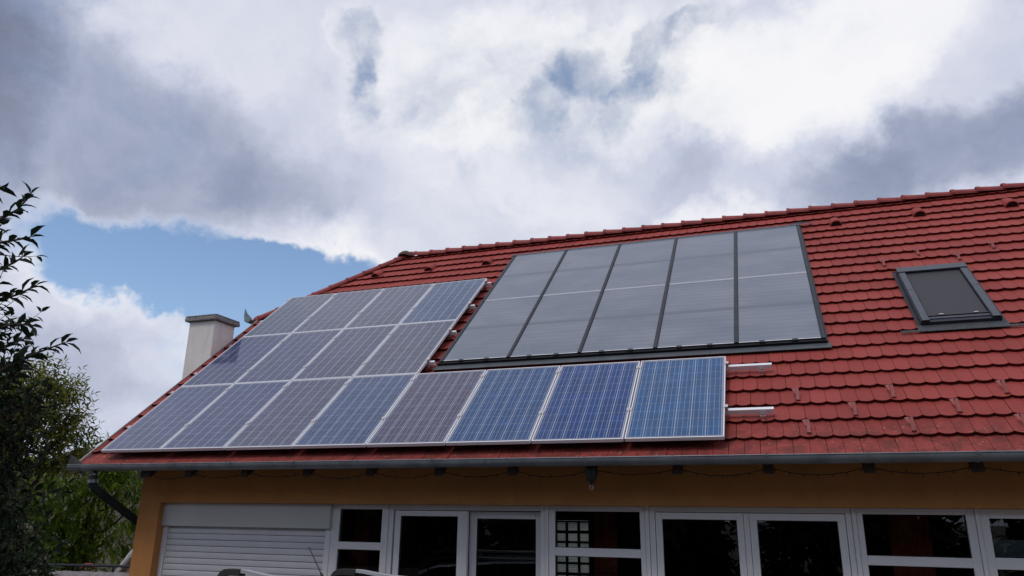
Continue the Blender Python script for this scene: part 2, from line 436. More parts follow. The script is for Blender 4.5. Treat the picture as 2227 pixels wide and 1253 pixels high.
# ---------------------------------------------------------------- ground
g = MB()
prof = [(-400, .52), (-3.0, .52), (-.5, .47), (7.2, .06), (8.0, 0.0), (400, 0.0)]
for (ya, za), (yb, zb) in zip(prof[:-1], prof[1:]):
    g.add([(-400, ya, za), (400, ya, za), (400, yb, zb), (-400, yb, zb)], [(0, 1, 2, 3)])
structure(g.build('ground', M['ground'])); bpy.data.objects['ground']['label'] = 'bare gravel yard around the house'

# ================================================================= HOUSE
house = thing('house', 'ochre house with red tiled half-hipped roof and white glazed doors under the eave', 'house', (-0.5, 13.2, 0))
HOUSE_INV = Matrix.Translation((0.5, -13.2, 0))
def part(mb, name, mat_, parent=house, **kw):
    o = mb.build(name, mat_, parent, **kw)
    p_, q = o, o.parent
    root = o
    while root.parent: root = root.parent
    if parent is root and root.type == 'EMPTY':
        o.matrix_parent_inverse = Matrix.Translation(root.location).inverted() if root.rotation_euler[:] == (0, 0, 0) else root.matrix_basis.inverted()
    return o

XL, XR, YF, YB = -8.42, 7.4, 8.3, 18.2
RIDGE_V = 7.06
ridge_p = RP(0, RIDGE_V, 0)
RY, RZ = ridge_p.y, ridge_p.z
U0, U1 = -0.38, 16.75
HV = 4.46                     # where the half hip starts on the verge
HU = 1.53                     # where hip and ridge meet
# walls ------------------------------------------------------------
wl = MB()
TOPW = 2.1 + 0.123
EAVEW = RO.z + (YF - RO.y) * math.tan(TH) - 0.16
wl.box((XL, YF, 0), (-8.063, YF + .32, TOPW)); wl.box((2.86, YF, 0), (XR, YF + .32, TOPW))
wl.box((XL, YF, TOPW), (XR, YF + .32, EAVEW))
def gable(x0, x1):
    ys = [YF + .32, YB - .32]
    zr = lambda y: RZ - abs(y - RY) * math.tan(TH) - 0.16
    cut = RP(0, HV, 0)
    pts = [(ys[0], 0), (ys[1], 0), (ys[1], zr(ys[1])), (2 * RY - cut.y, zr(cut.y)), (cut.y, zr(cut.y)), (ys[0], zr(ys[0]))]
    wl.prism([Vector((x0, a, b)) for a, b in pts], Vector((x1 - x0, 0, 0)))
gable(XL, XL + .32); gable(XR - .32, XR)
bx0, bx1, bz0, bz1 = -5.30, -4.42, 0.65, 2.02       # small window through the back wall
wl.box((XL, YB - .32, 0), (bx0, YB, EAVEW)); wl.box((bx1, YB - .32, 0), (XR, YB, EAVEW))
wl.box((bx0, YB - .32, 0), (bx1, YB, bz0)); wl.box((bx0, YB - .32, bz1), (bx1, YB, EAVEW))
part(wl, 'wall', M['wall'])
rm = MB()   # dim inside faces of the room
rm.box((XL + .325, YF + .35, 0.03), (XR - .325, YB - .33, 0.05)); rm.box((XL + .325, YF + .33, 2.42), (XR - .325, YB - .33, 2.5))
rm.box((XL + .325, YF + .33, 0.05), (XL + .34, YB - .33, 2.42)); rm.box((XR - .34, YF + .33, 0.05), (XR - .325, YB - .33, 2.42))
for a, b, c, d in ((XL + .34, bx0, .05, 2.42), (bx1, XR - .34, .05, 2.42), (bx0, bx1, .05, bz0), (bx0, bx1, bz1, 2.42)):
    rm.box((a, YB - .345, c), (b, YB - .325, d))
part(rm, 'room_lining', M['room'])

# roof tiles ---------------------------------------------------------
ROWP, TW = 0.306, 0.307
V0 = -0.160
def u_hip(v):
    return U0 if v <= HV else U0 + (v - HV) / (RIDGE_V - HV) * (HU - U0)
rf = MB(); edge_faces = []
ns = 6
tr = random.Random(3)
COLL = (4.20, 9.40, 2.02, 6.24)          # collectors are set into the tiles here
SKY = (10.47, 11.285, 2.36, 3.93)
row = 0
while V0 + row * ROWP < RIDGE_V - 0.02:
    vb = V0 + row * ROWP; vt = min(vb + ROWP + 0.05, RIDGE_V)
    ph = 8.256 + (0.0767 if row % 2 else 0.0) - 0.0767 * (0 if row % 4 < 2 else 2)
    k0 = math.floor((U0 - ph) / TW) - 1
    k = k0
    while ph + k * TW < U1:
        ua = ph + k * TW; k += 1
        if ua + TW < u_hip(vb) or ua > U1: continue
        if ua > COLL[0] + .02 and ua + TW < COLL[1] - .02 and vb > COLL[2] + .02 and vt < COLL[3] - .1: continue
        tint = tr.random(); lift = tr.uniform(-0.0015, 0.0025); twist = tr.uniform(-0.0015, 0.0015); dv = tr.uniform(-0.003, 0.003)
        gap = 0.0025
        us = []
        for arc in range(2):
            for i in range(ns + 1):
                if arc == 1 and i == 0: us.append((1, 0.0)); us.append((1, 0.018)); continue
                if arc == 0 and i == ns: us.append((0, 0.982)); continue
                us.append((arc, i / ns))
        bot, top, bt = [], [], []
        for arc, f in us:
            u = ua + gap + (TW - 2 * gap) * (arc + f) / 2
            sag = 0.030 * (1 - abs(2 * f - 1) ** 2.2)
            v = vb + dv + 0.030 - sag
            groove = 0.008 if (arc == 1 and f == 0) else 0.0
            nn = 0.0 + lift + twist * (arc + f - 1) - groove
            uu = min(max(u, u_hip(v)), U1); ut = min(max(u, u_hip(vt)), U1)
            bot.append(RP(uu, v, nn)); top.append(RP(ut, vt, nn - 0.040)); bt.append(RP(uu, v + 0.014, nn - 0.044))
        n = len(us); nf0 = len(rf.f)
        fs = [(i, i + 1, n + i + 1, n + i) for i in range(n - 1)] + [(i + 1, i, 2 * n + i, 2 * n + i + 1) for i in range(n - 1)]
        fs += [(0, n, 2 * n), (n - 1, 3 * n - 1, 2 * n - 1)]
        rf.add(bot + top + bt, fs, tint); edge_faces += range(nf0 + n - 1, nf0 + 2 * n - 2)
    row += 1
# rear slope and hip planes as plain tiled sheets
mir = lambda P: Vector((P.x, 2 * RY - P.y, P.z))
A = RP(U0, HV, -0.01); B = RP(HU, RIDGE_V, -0.01); A2 = mir(A)
E0, E1, B1 = RP(U0, V0, -0.01), RP(U1, V0, -0.01), RP(U1, RIDGE_V, -0.01)
rf.add([mir(E0), mir(E1), B1, B, A2], [(0, 1, 2, 3, 4)])
rf.add([A, A2, B], [(0, 1, 2)])
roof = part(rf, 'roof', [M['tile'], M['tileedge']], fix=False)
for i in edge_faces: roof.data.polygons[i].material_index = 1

def subpart(mb, name, mat_, parent, **kw):
    o = mb.build(name, mat_, parent, **kw)
    o.matrix_parent_inverse = parent_world(parent).inverted()
    return o
def parent_world(o):
    m = o.matrix_basis.copy() if not o.parent else parent_world(o.parent) @ o.matrix_parent_inverse @ o.matrix_basis
    return m
# deck below the tiles with boarded soffit
dk = MB()
dk.add([RP(U0 + .03, V0 + .05, -0.075), RP(U1 - .03, V0 + .05, -0.075), RP(U1 - .03, RIDGE_V, -0.075), RP(HU, RIDGE_V, -0.075), RP(U0 + .03, HV, -0.075)], [(0, 1, 2, 3, 4)])
dk.add([RP(U0 + .03, V0 + .05, -0.10), RP(U1 - .03, V0 + .05, -0.10), RP(U1 - .03, RIDGE_V, -0.10), RP(HU, RIDGE_V, -0.10), RP(U0 + .03, HV, -0.10)], [(0, 1, 2, 3, 4)])
dk.add([mir(q) for q in (RP(U0 + .03, V0 + .05, -0.10), RP(U1 - .03, V0 + .05, -0.10), RP(U1 - .03, RIDGE_V, -0.10), RP(HU, RIDGE_V, -0.10), RP(U0 + .03, HV, -0.10))], [(0, 1, 2, 3, 4)])
part(dk, 'soffit', M['deck'], fix=False)
# verge board with a pale metal edge
for a_, b_, c_ in ((U0 - .012, U0 + .012, HV - .02), (U1 - .012, U1 + .012, RIDGE_V)):
    vg = MB(); vg.box((a_, V0 + .02, -0.15), (b_, c_, -0.055), RP); part(vg, 'verge_board', M['wood'])
for a_, b_, c_ in ((U0 - .018, U0 - .001, HV + .02), (U1 + .001, U1 + .018, RIDGE_V)):
    vm = MB(); vm.box((a_, V0 + .03, -0.05), (b_, c_, 0.012), RP); subpart(vm, 'verge_trim', M['verge'], roof)

# ridge and hip tiles
def half_tube(mb, a, b, ra, rb, upv, seg=10, lift=0.0, lip=True):
    d = (b - a).normalized(); upv = (upv - d * upv.dot(d)).normalized(); s = d.cross(upv)
    def ring(c, r):
        return [c + s * (r * math.cos(math.pi * (-0.06 + 1.12 * k / seg))) + upv * (r * 0.78 * math.sin(math.pi * (-0.06 + 1.12 * k / seg))) for k in range(seg + 1)]
    rings = [ring(a, ra - .022), ring(a, ra), ring(a + d * 0.045, ra), ring(a + d * 0.055, ra - 0.012), ring(b, rb)] if lip else [ring(a, ra - .02), ring(a, ra), ring(b, rb)]
    vs = [q for r in rings for q in r]; m_ = seg + 1; fs = []
    for i in range(len(rings) - 1):
        for k in range(seg): fs.append((i * m_ + k, i * m_ + k + 1, (i + 1) * m_ + k + 1, (i + 1) * m_ + k))
    mb.add(vs, fs, tr.random())
rc = MB()
u = 12.572 - 0.372 * 29
base = RP(0, RIDGE_V, 0)
while u < U1:
    a = Vector((RO.x + u, RY, RZ - 0.030 + tr.uniform(-.004, .004))); b = a + Vector((0.415, 0, -0.020))
    half_tube(rc, a, b, 0.138, 0.108, Vector((0, 0, 1))); u += 0.372
subpart(rc, 'ridge_cap', M['ridge'], roof, fix=False)
hc = MB()
hd = (B - A).normalized(); L = (B - A).length
nrm_hip = (A2 - A).cross(B - A); nrm_hip = nrm_hip if nrm_hip.z > 0 else -nrm_hip
hup = (NX + nrm_hip.normalized()).normalized()
k = 0
while k * 0.385 < L - 0.12:
    a = A + hd * (k * 0.385 - 0.10) + hup * (-0.02); b = a + hd * 0.43
    half_tube(hc, a, b, 0.112, 0.094, hup); k += 1
a = A + hd * -0.11 + hup * -0.02      # rounded end piece at the foot
seg = 8; vs = []; s_ = hd.cross(hup).normalized()
for j in range(5):
    t_ = j / 4 * math.pi / 2
    for k in range(seg + 1):
        an = math.pi * k / seg
        vs.append(a - hd * (0.10 * math.sin(t_)) + (s_ * math.cos(an) * 0.11 + hup * math.sin(an) * 0.085) * max(0.02, math.cos(t_)))
hc.add(vs, [(j * 9 + k, j * 9 + k + 1, j * 9 + k + 10, j * 9 + k + 9) for j in range(4) for k in range(8)])
subpart(hc, 'hip_cap', M['ridge'], roof, fix=False)
hc = MB()
for k in range(1, 7):
    a = A2 + (B - A2).normalized() * (k * 0.385 - .4); half_tube(hc, a, a + (B - A2).normalized() * 0.43, 0.112, 0.094, Vector((hup.x, -hup.y, hup.z)))
subpart(hc, 'hip_cap', M['ridge'], roof, fix=False)
hb = MB()   # weathered junction cap where the hips meet the ridge
vs = []; cpt = B + Vector((0.03, 0, 0.015))
for j in range(6):
    t_ = j / 5 * math.pi / 2
    for k in range(14):
        an = 2 * math.pi * k / 14
        rr = 1 + 0.05 * math.sin(3 * an + j)
        vs.append(cpt + Vector((0.205 * math.cos(an) * math.cos(t_) * rr, 0.17 * math.sin(an) * math.cos(t_) * rr, 0.115 * math.sin(t_) - 0.05 * abs(math.cos(an)) * math.cos(t_))))
hb.add(vs, [(j * 14 + k, j * 14 + (k + 1) % 14, j * 14 + 14 + (k + 1) % 14, j * 14 + 14 + k) for j in range(5) for k in range(14)])
subpart(hb, 'junction_cap', M['hubcap'], roof, smooth=True)['label'] = 'dark weathered cap where hip and ridge meet'

# vent tiles: small hooded openings
def vent_mb(u, v):
    mb, ho = MB(), MB()
    seg = 10; rings = []
    for (vv, r, h) in ((v - .10, .096, 1.0), (v - .05, .096, 1.0), (v + .12, .082, .9), (v + .24, .060, .4)):
        rings.append([RP(u + r * math.cos(math.pi * k / seg), vv, -0.012 + (r * 0.92) * h * math.sin(math.pi * k / seg)) for k in range(seg + 1)])
    inner = [RP(u + .076 * math.cos(math.pi * k / seg), v - .10, -0.012 + .076 * math.sin(math.pi * k / seg)) for k in range(seg + 1)]
    rings.insert(0, inner)
    vs = [q for r in rings for q in r]; n = seg + 1
    mb.add(vs, [(i * n + k, i * n + k + 1, (i + 1) * n + k + 1, (i + 1) * n + k) for i in range(len(rings) - 1) for k in range(seg)], 0.4)
    ho.add([RP(u + .080 * math.cos(math.pi * k / seg), v - .085, -0.012 + .078 * math.sin(math.pi * k / seg)) for k in range(seg + 1)], [tuple(range(seg + 1))])
    return mb, ho
for u, v in ((1.318, 6.10), (2.495, 6.14), (3.722, 6.14), (9.952, 6.26), (11.205, 6.29), (12.484, 6.28), (13.72, 6.28)):
    a_, b_ = vent_mb(u, v)
    b_.f = [tuple(i + len(a_.v) for i in f) for f in b_.f]; nb = len(a_.f)
    a_.v += b_.v; a_.f += b_.f; a_.t += b_.t
    vo = subpart(a_, 'vent_tile', [M['tile'], M['hole']], roof, fix=False)
    vo.data.polygons[nb].material_index = 1
    for q in vo.data.polygons: q.use_smooth = q.index < nb

# snow guards
def guard(u, v, high=False):
    mb = MB()
    mb.box((u - .016, v - .01, 0.000), (u + .016, v + .14, 0.006), lambda q: RP(q.x, q.y, q.z + .004 + max(0, q.y - v) * 0.40))
    mb.box((u - .022, v - .018, -0.002), (u + .022, v - .011, 0.016), RP)
    tri = [(u - .054, v + .18, 0.030), (u - .017, v + .17, 0.050), (u - .019, v + .07, 0.028)]
    mb.add([RP(*q) for q in tri] + [RP(q[0], q[1], q[2] - .004) for q in tri], [(0, 1, 2), (5, 4, 3), (0, 3, 4, 1), (1, 4, 5, 2), (2, 5, 3, 0)])
    nb = len(mb.f)
    o = subpart(mb, 'snow_guard', [M['guard'], M['guard_pale']], roof)
    if not high:
        for i in range(nb - 5, nb): o.data.polygons[i].material_index = 1
for u, v in ((8.976, .83), (9.035, .22), (9.50, .51), (9.902, .82), (9.973, .21), (10.429, .51), (10.913, .82), (10.90, .21), (11.36, .51), (11.85, .82)): guard(u, v)
for u, v in ((10.862, 4.55), (10.37, 4.26), (11.309, 4.25), (11.8, 4.55)): guard(u, v, True)

# gutter -------------------------------------------------------------
GX0, GX1 = -9.13, RO.x + U1 - .02
GYC, GZ = 7.735, 2.1 + 0.594
def gutter_mb(x0, x1, yc, z, r, axis='x', th=0.004, seg=12):
    mb = MB()
    prof = [(-math.cos(math.pi * k / seg) * r, -math.sin(math.pi * k / seg) * r * 1.10) for k in range(seg + 1)]
    inn = [(a * (1 - th / r), b * (1 - th / r)) for a, b in prof]
    loop = prof + inn[::-1]
    f = (lambda t, a, b: Vector((t, yc + a, z + b))) if axis == 'x' else (lambda t, a, b: Vector((yc + a, t, z + b)))
    n = len(loop)
    mb.add([f(x0, a, b) for a, b in loop] + [f(x1, a, b) for a, b in loop], [(i, (i + 1) % n, n + (i + 1) % n, n + i) for i in range(n)])
    for t in (x0, x1):
        mb.add([f(t, a, b) for a, b in prof], [tuple(range(len(prof)))])
    rim = [f(x0, -r, 0.0), f(x1, -r, 0.0)]
    mb.tube(rim, 0.007, 6)
    return mb
gt = gutter_mb(GX0, GX1, GYC, GZ, 0.075)
gutter = part(gt, 'gutter', M['gutter'])
for q in gutter.data.polygons: q.use_smooth = len(q.vertices) == 4
for xb in (-8.2, -7.318, -6.441, -5.517, -4.647, -3.688, -2.802, -1.932, -1.027, -0.134, 0.756, 1.644, 2.53, 3.42, 4.31, 5.2, 6.1, 7.0):
    mb = MB(); prof = [(-math.cos(math.pi * k / 12) * .0785, -math.sin(math.pi * k / 12) * .0785 * 1.10) for k in range(13)]
    for i in range(12):
        (a, b), (c, d) = prof[i], prof[i + 1]
        mb.add([Vector((xb + s, GYC + y, GZ + z)) for s in (-.010, .010) for y, z in ((a, b), (c, d), (c * .94, d * .94), (a * .94, b * .94))], [(0, 1, 5, 4), (0, 4, 7, 3), (1, 2, 6, 5), (3, 2, 1, 0), (4, 5, 6, 7)])
    mb.box((xb - .010, GYC - .084, GZ - .012), (xb + .010, GYC - .066, GZ + .012))
    subpart(mb, 'gutter_bracket', M['gutter'], gutter)
for xj in (-3.02, 3.9):
    mb = MB()
    prof = [(-math.cos(math.pi * k / 12) * .0775, -math.sin(math.pi * k / 12) * .0775 * 1.10) for k in range(13)]
    n = 13
    mb.add([Vector((xj + s, GYC + a, GZ + b)) for s in (-.045, .045) for a, b in prof], [(i, i + 1, n + i + 1, n + i) for i in range(12)])
    subpart(mb, 'gutter_joint', M['zinc'], gutter, smooth=True)
mb = MB(); mb.prism([Vector((-9.145, 7.66, 2.62)), Vector((-9.15, 7.70, 2.83)), Vector((-9.09, 7.72, 2.80)), Vector((-8.93, 7.72, 2.705)), Vector((-8.93, 7.66, 2.62))], Vector((0, 0.012, 0)))
subpart(mb, 'corner_flashing', M['rubber'], gutter)
# downspout with swan neck
ds = MB()
P0_ = Vector((-8.735, 7.74, 2.63)); P1_ = Vector((-8.72, 7.745, 2.42)); P2_ = Vector((-8.50, 8.52, 1.90)); P3_ = Vector((-8.49, 8.56, 0.05))
pth = [P0_, P1_ + Vector((0, 0, .04)), P1_ + Vector((.012, .016, -.02)), P2_ + Vector((-.03, -.04, .05)), P2_ + Vector((0.0, 0.0, -.02)), P3_]
pth = [P0_, P0_.lerp(P1_, .75), P1_ + Vector((.02, .03, -.03)), P1_.lerp(P2_, .9), P2_ + Vector((.012, .02, -.06)), P3_]
ds.tube(pth, 0.056, 12)
dso = part(ds, 'downspout', M['spout'], smooth=False)
for q in dso.data.polygons: q.use_smooth = len(q.vertices) == 4
col = MB()
for za in (0.25, 0.62, 0.72): col.tube([P0_.lerp(P1_, za), P0_.lerp(P1_, za + .09)], 0.061, 12)
subpart(col, 'collar', M['gutter'], dso)
# half-hip gutter on the gable with its spiked end
hg = gutter_mb(11.02, 15.4, -9.235, 5.585, 0.062, 'y')
hgo = part(hg, 'gutter', M['zinc']); hgo['label'] = 'short zinc gutter of the half hip on the gable'
mb = MB(); mb.prism([Vector((-9.335, 11.00, 5.66)), Vector((-9.33, 11.00, 5.80)), Vector((-9.27, 11.00, 5.70)), Vector((-9.215, 11.0, 5.655)), Vector((-9.16, 11.0, 5.60)), Vector((-9.20, 11.0, 5.535)), Vector((-9.26, 11.0, 5.52)), Vector((-9.315, 11.0, 5.55))], Vector((0, 0.016, 0)))
subpart(mb, 'end_spike', M['zinc'], hgo)
# rafters
for xr in (-7.939, -7.234, -6.355, -5.448, -4.571, -3.684, -2.799, -1.911, -1.007, -0.129, 0.771, 1.661, 2.55, 3.44, 4.33, 5.22, 6.11, 7.0):
    wd_ = 0.10 if xr > -7.9 else 0.16
    y0, y1 = 7.845, YF + .02
    zz = lambda y: RO.z + (y - RO.y) * math.tan(TH)
    mb = MB(); mb.prism([Vector((xr - wd_ / 2, y0, zz(y0) - .225)), Vector((xr - wd_ / 2, y1, zz(y1) - .25 - .02)), Vector((xr - wd_ / 2, y1, zz(y1) - .135)), Vector((xr - wd_ / 2, y0, zz(y0) - .135))], Vector((wd_, 0, 0)))
    part(mb, 'rafter_tail', M['wood'])
# chimney ---------------------------------------------------------------
ch = MB(); cx0, cx1, cy0, cy1 = -9.70, -9.145, 10.06, 10.57
ch.box((cx0, cy0, 0), (cx1, cy1, 5.325))
chim = part(ch, 'chimney', M['chim'], bevel=0.01)
lead = MB(); lead.add([Vector((cx1 + .004, cy0 - .03, 4.52)), Vector((cx1 + .004, cy1 + .05, 5.03)), Vector((cx1 + .004, cy1 + .05, 5.13)), Vector((cx1 + .004, cy0 - .03, 4.62))], [(0, 1, 2, 3)]); subpart(lead, 'chimney_flashing', M['conc'], chim, fix=False)
cc = MB(); cc.box((cx0 - .065, cy0 - .06, 5.33), (cx1 + .065, cy1 + .06, 5.40))
cc.prism([Vector((cx0 - .06, cy0 - .055, 5.402)), Vector((cx1 + .06, cy0 - .055, 5.402)), Vector((cx1 + .06, cy1 + .055, 5.402)), Vector((cx0 - .06, cy1 + .055, 5.402))], Vector((0, 0, 0.028)))
subpart(cc, 'chimney_cap', M['conc'], chim, bevel=0.012)

# openings in the facade ------------------------------------------------
FY = 8.42
def fz(z): return 2.1 + z
def frame_rect(mb, x0, x1, z0, z1, w_, y0=FY, d=.07, wb=None, wt=None):
    wt = w_ if wt is None else wt; wb = w_ if wb is None else wb
    mb.box((x0, y0, z0), (x0 + w_, y0 + d, z1)); mb.box((x1 - w_, y0, z0), (x1, y0 + d, z1))
    mb.box((x0 + w_, y0, z1 - wt), (x1 - w_, y0 + d, z1)); mb.box((x0 + w_, y0, z0), (x1 - w_, y0 + d, z0 + wb))
def pane(parent, x0, x1, z0, z1, y=FY + .035):
    mb = MB(); mb.box((x0 - .008, y, z0 - .008), (x1 + .008, y + .008, z1 + .008))
    subpart(mb, 'pane', M['glass'], parent)
FT = fz(0.1215)
# roller shutter
sx0, sx1 = -8.061, -5.404
sb = MB(); sb.box((sx0, FY - .045, fz(-.178)), (sx1, FY + .2, FT))
shut = MB()
nsl = 22; zt = fz(-.20); per = 0.0775
for k in range(27):
    z1 = zt - k * per; z0 = z1 - per + .004
    if z0 < .02: break
    xa, xb = -7.985, -5.484
    bow = [(0, 0.000), (.12, -.0045), (.5, -.0065), (.88, -.0045), (1.0, 0.004)]
    vs = [Vector((x, FY + .02 + yy, z1 + (z0 - z1) * q)) for x in (xa, xb) for q, yy in bow]
    shut.add(vs, [(i, i + 1, 5 + i + 1, 5 + i) for i in range(4)])
shut.box((-7.985, FY + .028, .02), (-5.484, FY + .034, zt + .02))
so_ = part(shut, 'roller_shutter', M['shutter'])
subpart(sb, 'shutter_box', M['shutterbox'], so_, bevel=.004)
for a, b in ((sx0, -7.99), (-5.478, sx1)):
    mb = MB(); mb.box((a, FY - .005, 0.02), (b, FY + .06, fz(-.18))); subpart(mb, 'guide_rail', M['white'], so_, bevel=.003)
# fixed windows with a transom
def fixed_window(x0, x1, gx0, gx1, label):
    mb = MB(); z0 = 0.04
    mb.box((x0, FY, z0), (gx0, FY + .07, FT)); mb.box((gx1, FY, z0), (x1, FY + .07, FT))
    mb.box((gx0, FY, fz(.063)), (gx1, FY + .07, FT)); mb.box((gx0, FY, fz(-.414)), (gx1, FY + .07, fz(-.327))); mb.box((gx0, FY, z0), (gx1, FY + .07, .16))
    mb.box((gx0, FY, fz(-1.16)), (gx1, FY + .07, fz(-1.08)))
    o = part(mb, 'window', M['white'], bevel=.004); o['label'] = label
    pane(o, gx0, gx1, fz(-.327), fz(.063)); pane(o, gx0, gx1, fz(-1.08), fz(-.414)); pane(o, gx0, gx1, .16, fz(-1.16))
    mb = MB()
    for za, zb in ((fz(-.327), fz(.063)), (fz(-1.08), fz(-.414))): frame_rect(mb, gx0 + .001, gx1 - .001, za + .001, zb - .001, .006, FY + .022, .012)
    subpart(mb, 'seal', M['gasket'], o)
    return o
fixed_window(-5.402, -4.646, -5.290, -4.691, 'narrow fixed window beside the roller shutter')
fixed_window(-2.552, -1.458, -2.479, -1.515, 'fixed window right of the sliding door')
fixed_window(.652, 1.687, .708, 1.612, 'fixed window right of the double door')
for a, b in ((-4.643, -4.598), (-2.589, -2.5535), (-1.456, -1.414), (.607, .650), (1.689, 1.727)):
    mb = MB(); mb.box((a + .001, FY - .012, 0.03), (b - .001, FY + .05, FT + .004)); part(mb, 'cover_strip', M['white'], bevel=.003)
# sliding door
sdr = MB(); sdr.box((-4.596, FY, 0.03), (-4.535, FY + .16, FT)); sdr.box((-2.648, FY, 0.03), (-2.592, FY + .16, FT)); sdr.box((-4.535, FY, fz(.060)), (-2.648, FY + .16, FT)); sdr.box((-4.535, FY, .03), (-2.648, FY + .16, .07))
sdo = part(sdr, 'sliding_door', M['white'], bevel=.004)
lf = MB()
def leaf_frame(x0, x1, gx0, gx1, zt, zg, y):
    mb = MB(); d = .055
    mb.box((x0, y, .08), (gx0, y + d, zt)); mb.box((gx1, y, .08), (x1, y + d, zt)); mb.box((gx0, y, zg), (gx1, y + d, zt)); mb.box((gx0, y, .08), (gx1, y + d, .19))
    return mb
def glazed_leaf(parent, x0, x1, gx0, gx1, zt, zg, y):
    mb = leaf_frame(x0, x1, gx0, gx1, zt, zg, y)
    o = subpart(mb, 'door_leaf', M['white'], parent, bevel=.004)
    g_ = MB(); g_.box((gx0 - .008, y + .022, .182), (gx1 + .008, y + .030, zg + .008))
    subpart(g_, 'pane', M['glass'], parent)
    s = MB(); frame_rect(s, gx0 + .001, gx1 - .001, .191, zg - .001, .006, y + .010, .010); subpart(s, 'seal', M['gasket'], parent)
    return o
glazed_leaf(sdo, -4.512, -3.554, -4.436, -3.679, fz(.052), fz(-.010), FY + .005)
glazed_leaf(sdo, -3.560, -2.665, -3.47, -2.735, fz(.050), fz(-.030), FY + .095)
mb = MB(); mb.box((-3.66, FY - .006, 1.0), (-3.60, FY + .004, 1.16)); mb.box((-3.64, FY - .04, 1.03), (-3.62, FY - .006, 1.06)); mb.box((-3.64, FY - .045, 0.92), (-3.62, FY - .03, 1.06)); subpart(mb, 'handle', M['aluraw'], sdo)
# double door
dd = MB(); dd.box((-1.412, FY, .03), (-1.350, FY + .09, FT)); dd.box((.552, FY, .03), (.605, FY + .09, FT)); dd.box((-1.350, FY, fz(.066)), (.552, FY + .09, FT)); dd.box((-1.35, FY, .03), (.552, FY + .09, .07))
ddo = part(dd, 'double_door', M['white'], bevel=.004)
glazed_leaf(ddo, -1.343, -.432, -1.273, -.499, fz(.060), fz(-.009), FY - .006)
glazed_leaf(ddo, -.370, .546, -.298, .474, fz(.060), fz(-.009), FY - .006)
mb = MB(); mb.box((-.4285, FY - .010, .08), (-.3735, FY + .05, fz(.060))); subpart(mb, 'meeting_strip', M['white'], ddo, bevel=.003)
mb = MB(); mb.box((-.345, FY - .016, 1.0), (-.318, FY - .006, 1.16)); mb.box((-.338, FY - .05, 1.08), (-.326, FY - .016, 1.10)); mb.box((-.338, FY - .056, 1.078), (-.23, FY - .044, 1.102)); subpart(mb, 'handle', M['aluraw'], ddo)
# right-hand window with a half lowered blind
ew = MB(); ex0, ex1, eg0, eg1 = 1.729, 2.858, 1.800, 2.79
ew.box((ex0, FY, .04), (eg0, FY + .07, FT)); ew.box((eg1, FY, .04), (ex1, FY + .07, FT)); ew.box((eg0, FY, fz(.034)), (eg1, FY + .07, FT)); ew.box((eg0, FY, fz(-.418)), (eg1, FY + .07, fz(-.316))); ew.box((eg0, FY, .04), (eg1, FY + .07, .16))
eo = part(ew, 'window', M['white'], bevel=.004); eo['label'] = 'window at the right edge with a grey blind behind its pane'
pane(eo, eg0, eg1, fz(-.316), fz(.034)); pane(eo, eg0, eg1, .16, fz(-.418))
mb = MB(); mb.box((eg0 + .02, FY + .10, fz(-.27)), (eg1, FY + .105, fz(-.155))); mb.box((eg0 + .02, FY + .098, fz(-.312)), (eg1, FY + .108, fz(-.272))); subpart(mb, 'blind', M['blind'], eo)
# louvred window in the back wall of the room
lw = MB(); frame_rect(lw, bx0 + .002, bx1 - .002, bz0 + .002, bz1 - .002, .05, YB - .2, .05)
for i in (1, 2): lw.box((bx0 + (bx1 - bx0) * i / 3 - .03, YB - .2, bz0 + .05), (bx0 + (bx1 - bx0) * i / 3 + .03, YB - .15, bz1 - .05))
for k in range(1, 6): lw.box((bx0 + .05, YB - .198, bz1 - .05 - k * .235 + .0), (bx1 - .05, YB - .152, bz1 - .05 - k * .235 + .055))
lwo = part(lw, 'window', M['wood']); lwo['label'] = 'small louvred window at the back of the room'
sl_ = MB(); z = bz0 + .06
while z < bz1 - .05:
    sl_.add([Vector((x, YB - .19 + a, z + b)) for x in (bx0 + .05, bx1 - .05) for a, b in ((0, 0), (.05, .020), (.05, .024), (0, .004))], [(0, 1, 2, 3), (7, 6, 5, 4), (0, 4, 5, 1), (1, 5, 6, 2), (2, 6, 7, 3), (3, 7, 4, 0)]); z += .036
subpart(sl_, 'louvre', M['slat'], lwo)

# roof window ------------------------------------------------------------
s0, s1, t0, t1 = SKY
sk = MB()
sk.box((s0, t0, -.03), (s0 + .085, t1, .070), RP); sk.box((s1 - .085, t0, -.03), (s1, t1, .070), RP)
sk.box((s0 + .085, t0, -.03), (s1 - .085, t0 + .09, .045), RP); sk.box((s0 + .085, t1 - .13, -.03), (s1 - .085, t1, .065), RP)
sko = part(sk, 'roof_window', M['anth'], bevel=.004)
mb = MB(); mb.box((s0 - .008, t1 - .135, .071), (s1 + .008, t1 + .012, .092), RP); subpart(mb, 'hood', M['skyframe'], sko, bevel=.004)
for a, b in ((s0 + .004, s0 + .080), (s1 - .080, s1 - .004)):
    for c_, d_ in ((t0 - .012, t0 + .86), (t0 + .866, t1 - .140)):
        mb = MB(); mb.box((a, c_, .071), (b, d_, .080), RP); subpart(mb, 'cladding', M['skyframe'], sko, bevel=.002)
mb = MB(); mb.box((s0 + .095, t0 + .145, .046), (s1 - .095, t1 - .132, .052), RP); subpart(mb, 'awning_blind', M['mesh'], sko)
mb = MB(); mb.box((s0 + .09, t0 + .115, .046), (s1 - .09, t0 + .143, .066), RP); subpart(mb, 'blind_bar', M['black'], sko)
mb = MB(); mb.box((s0 + .088, t0 + .06, .0455), (s1 - .088, t0 + .105, .056), RP); subpart(mb, 'sash_rail', M['skyframe'], sko)
for a in (s0 + .21, s1 - .24):
    mb = MB(); mb.box((a, t0 + .128, .067), (a + .045, t0 + .146, .073), RP); subpart(mb, 'clip', M['aluraw'], sko)
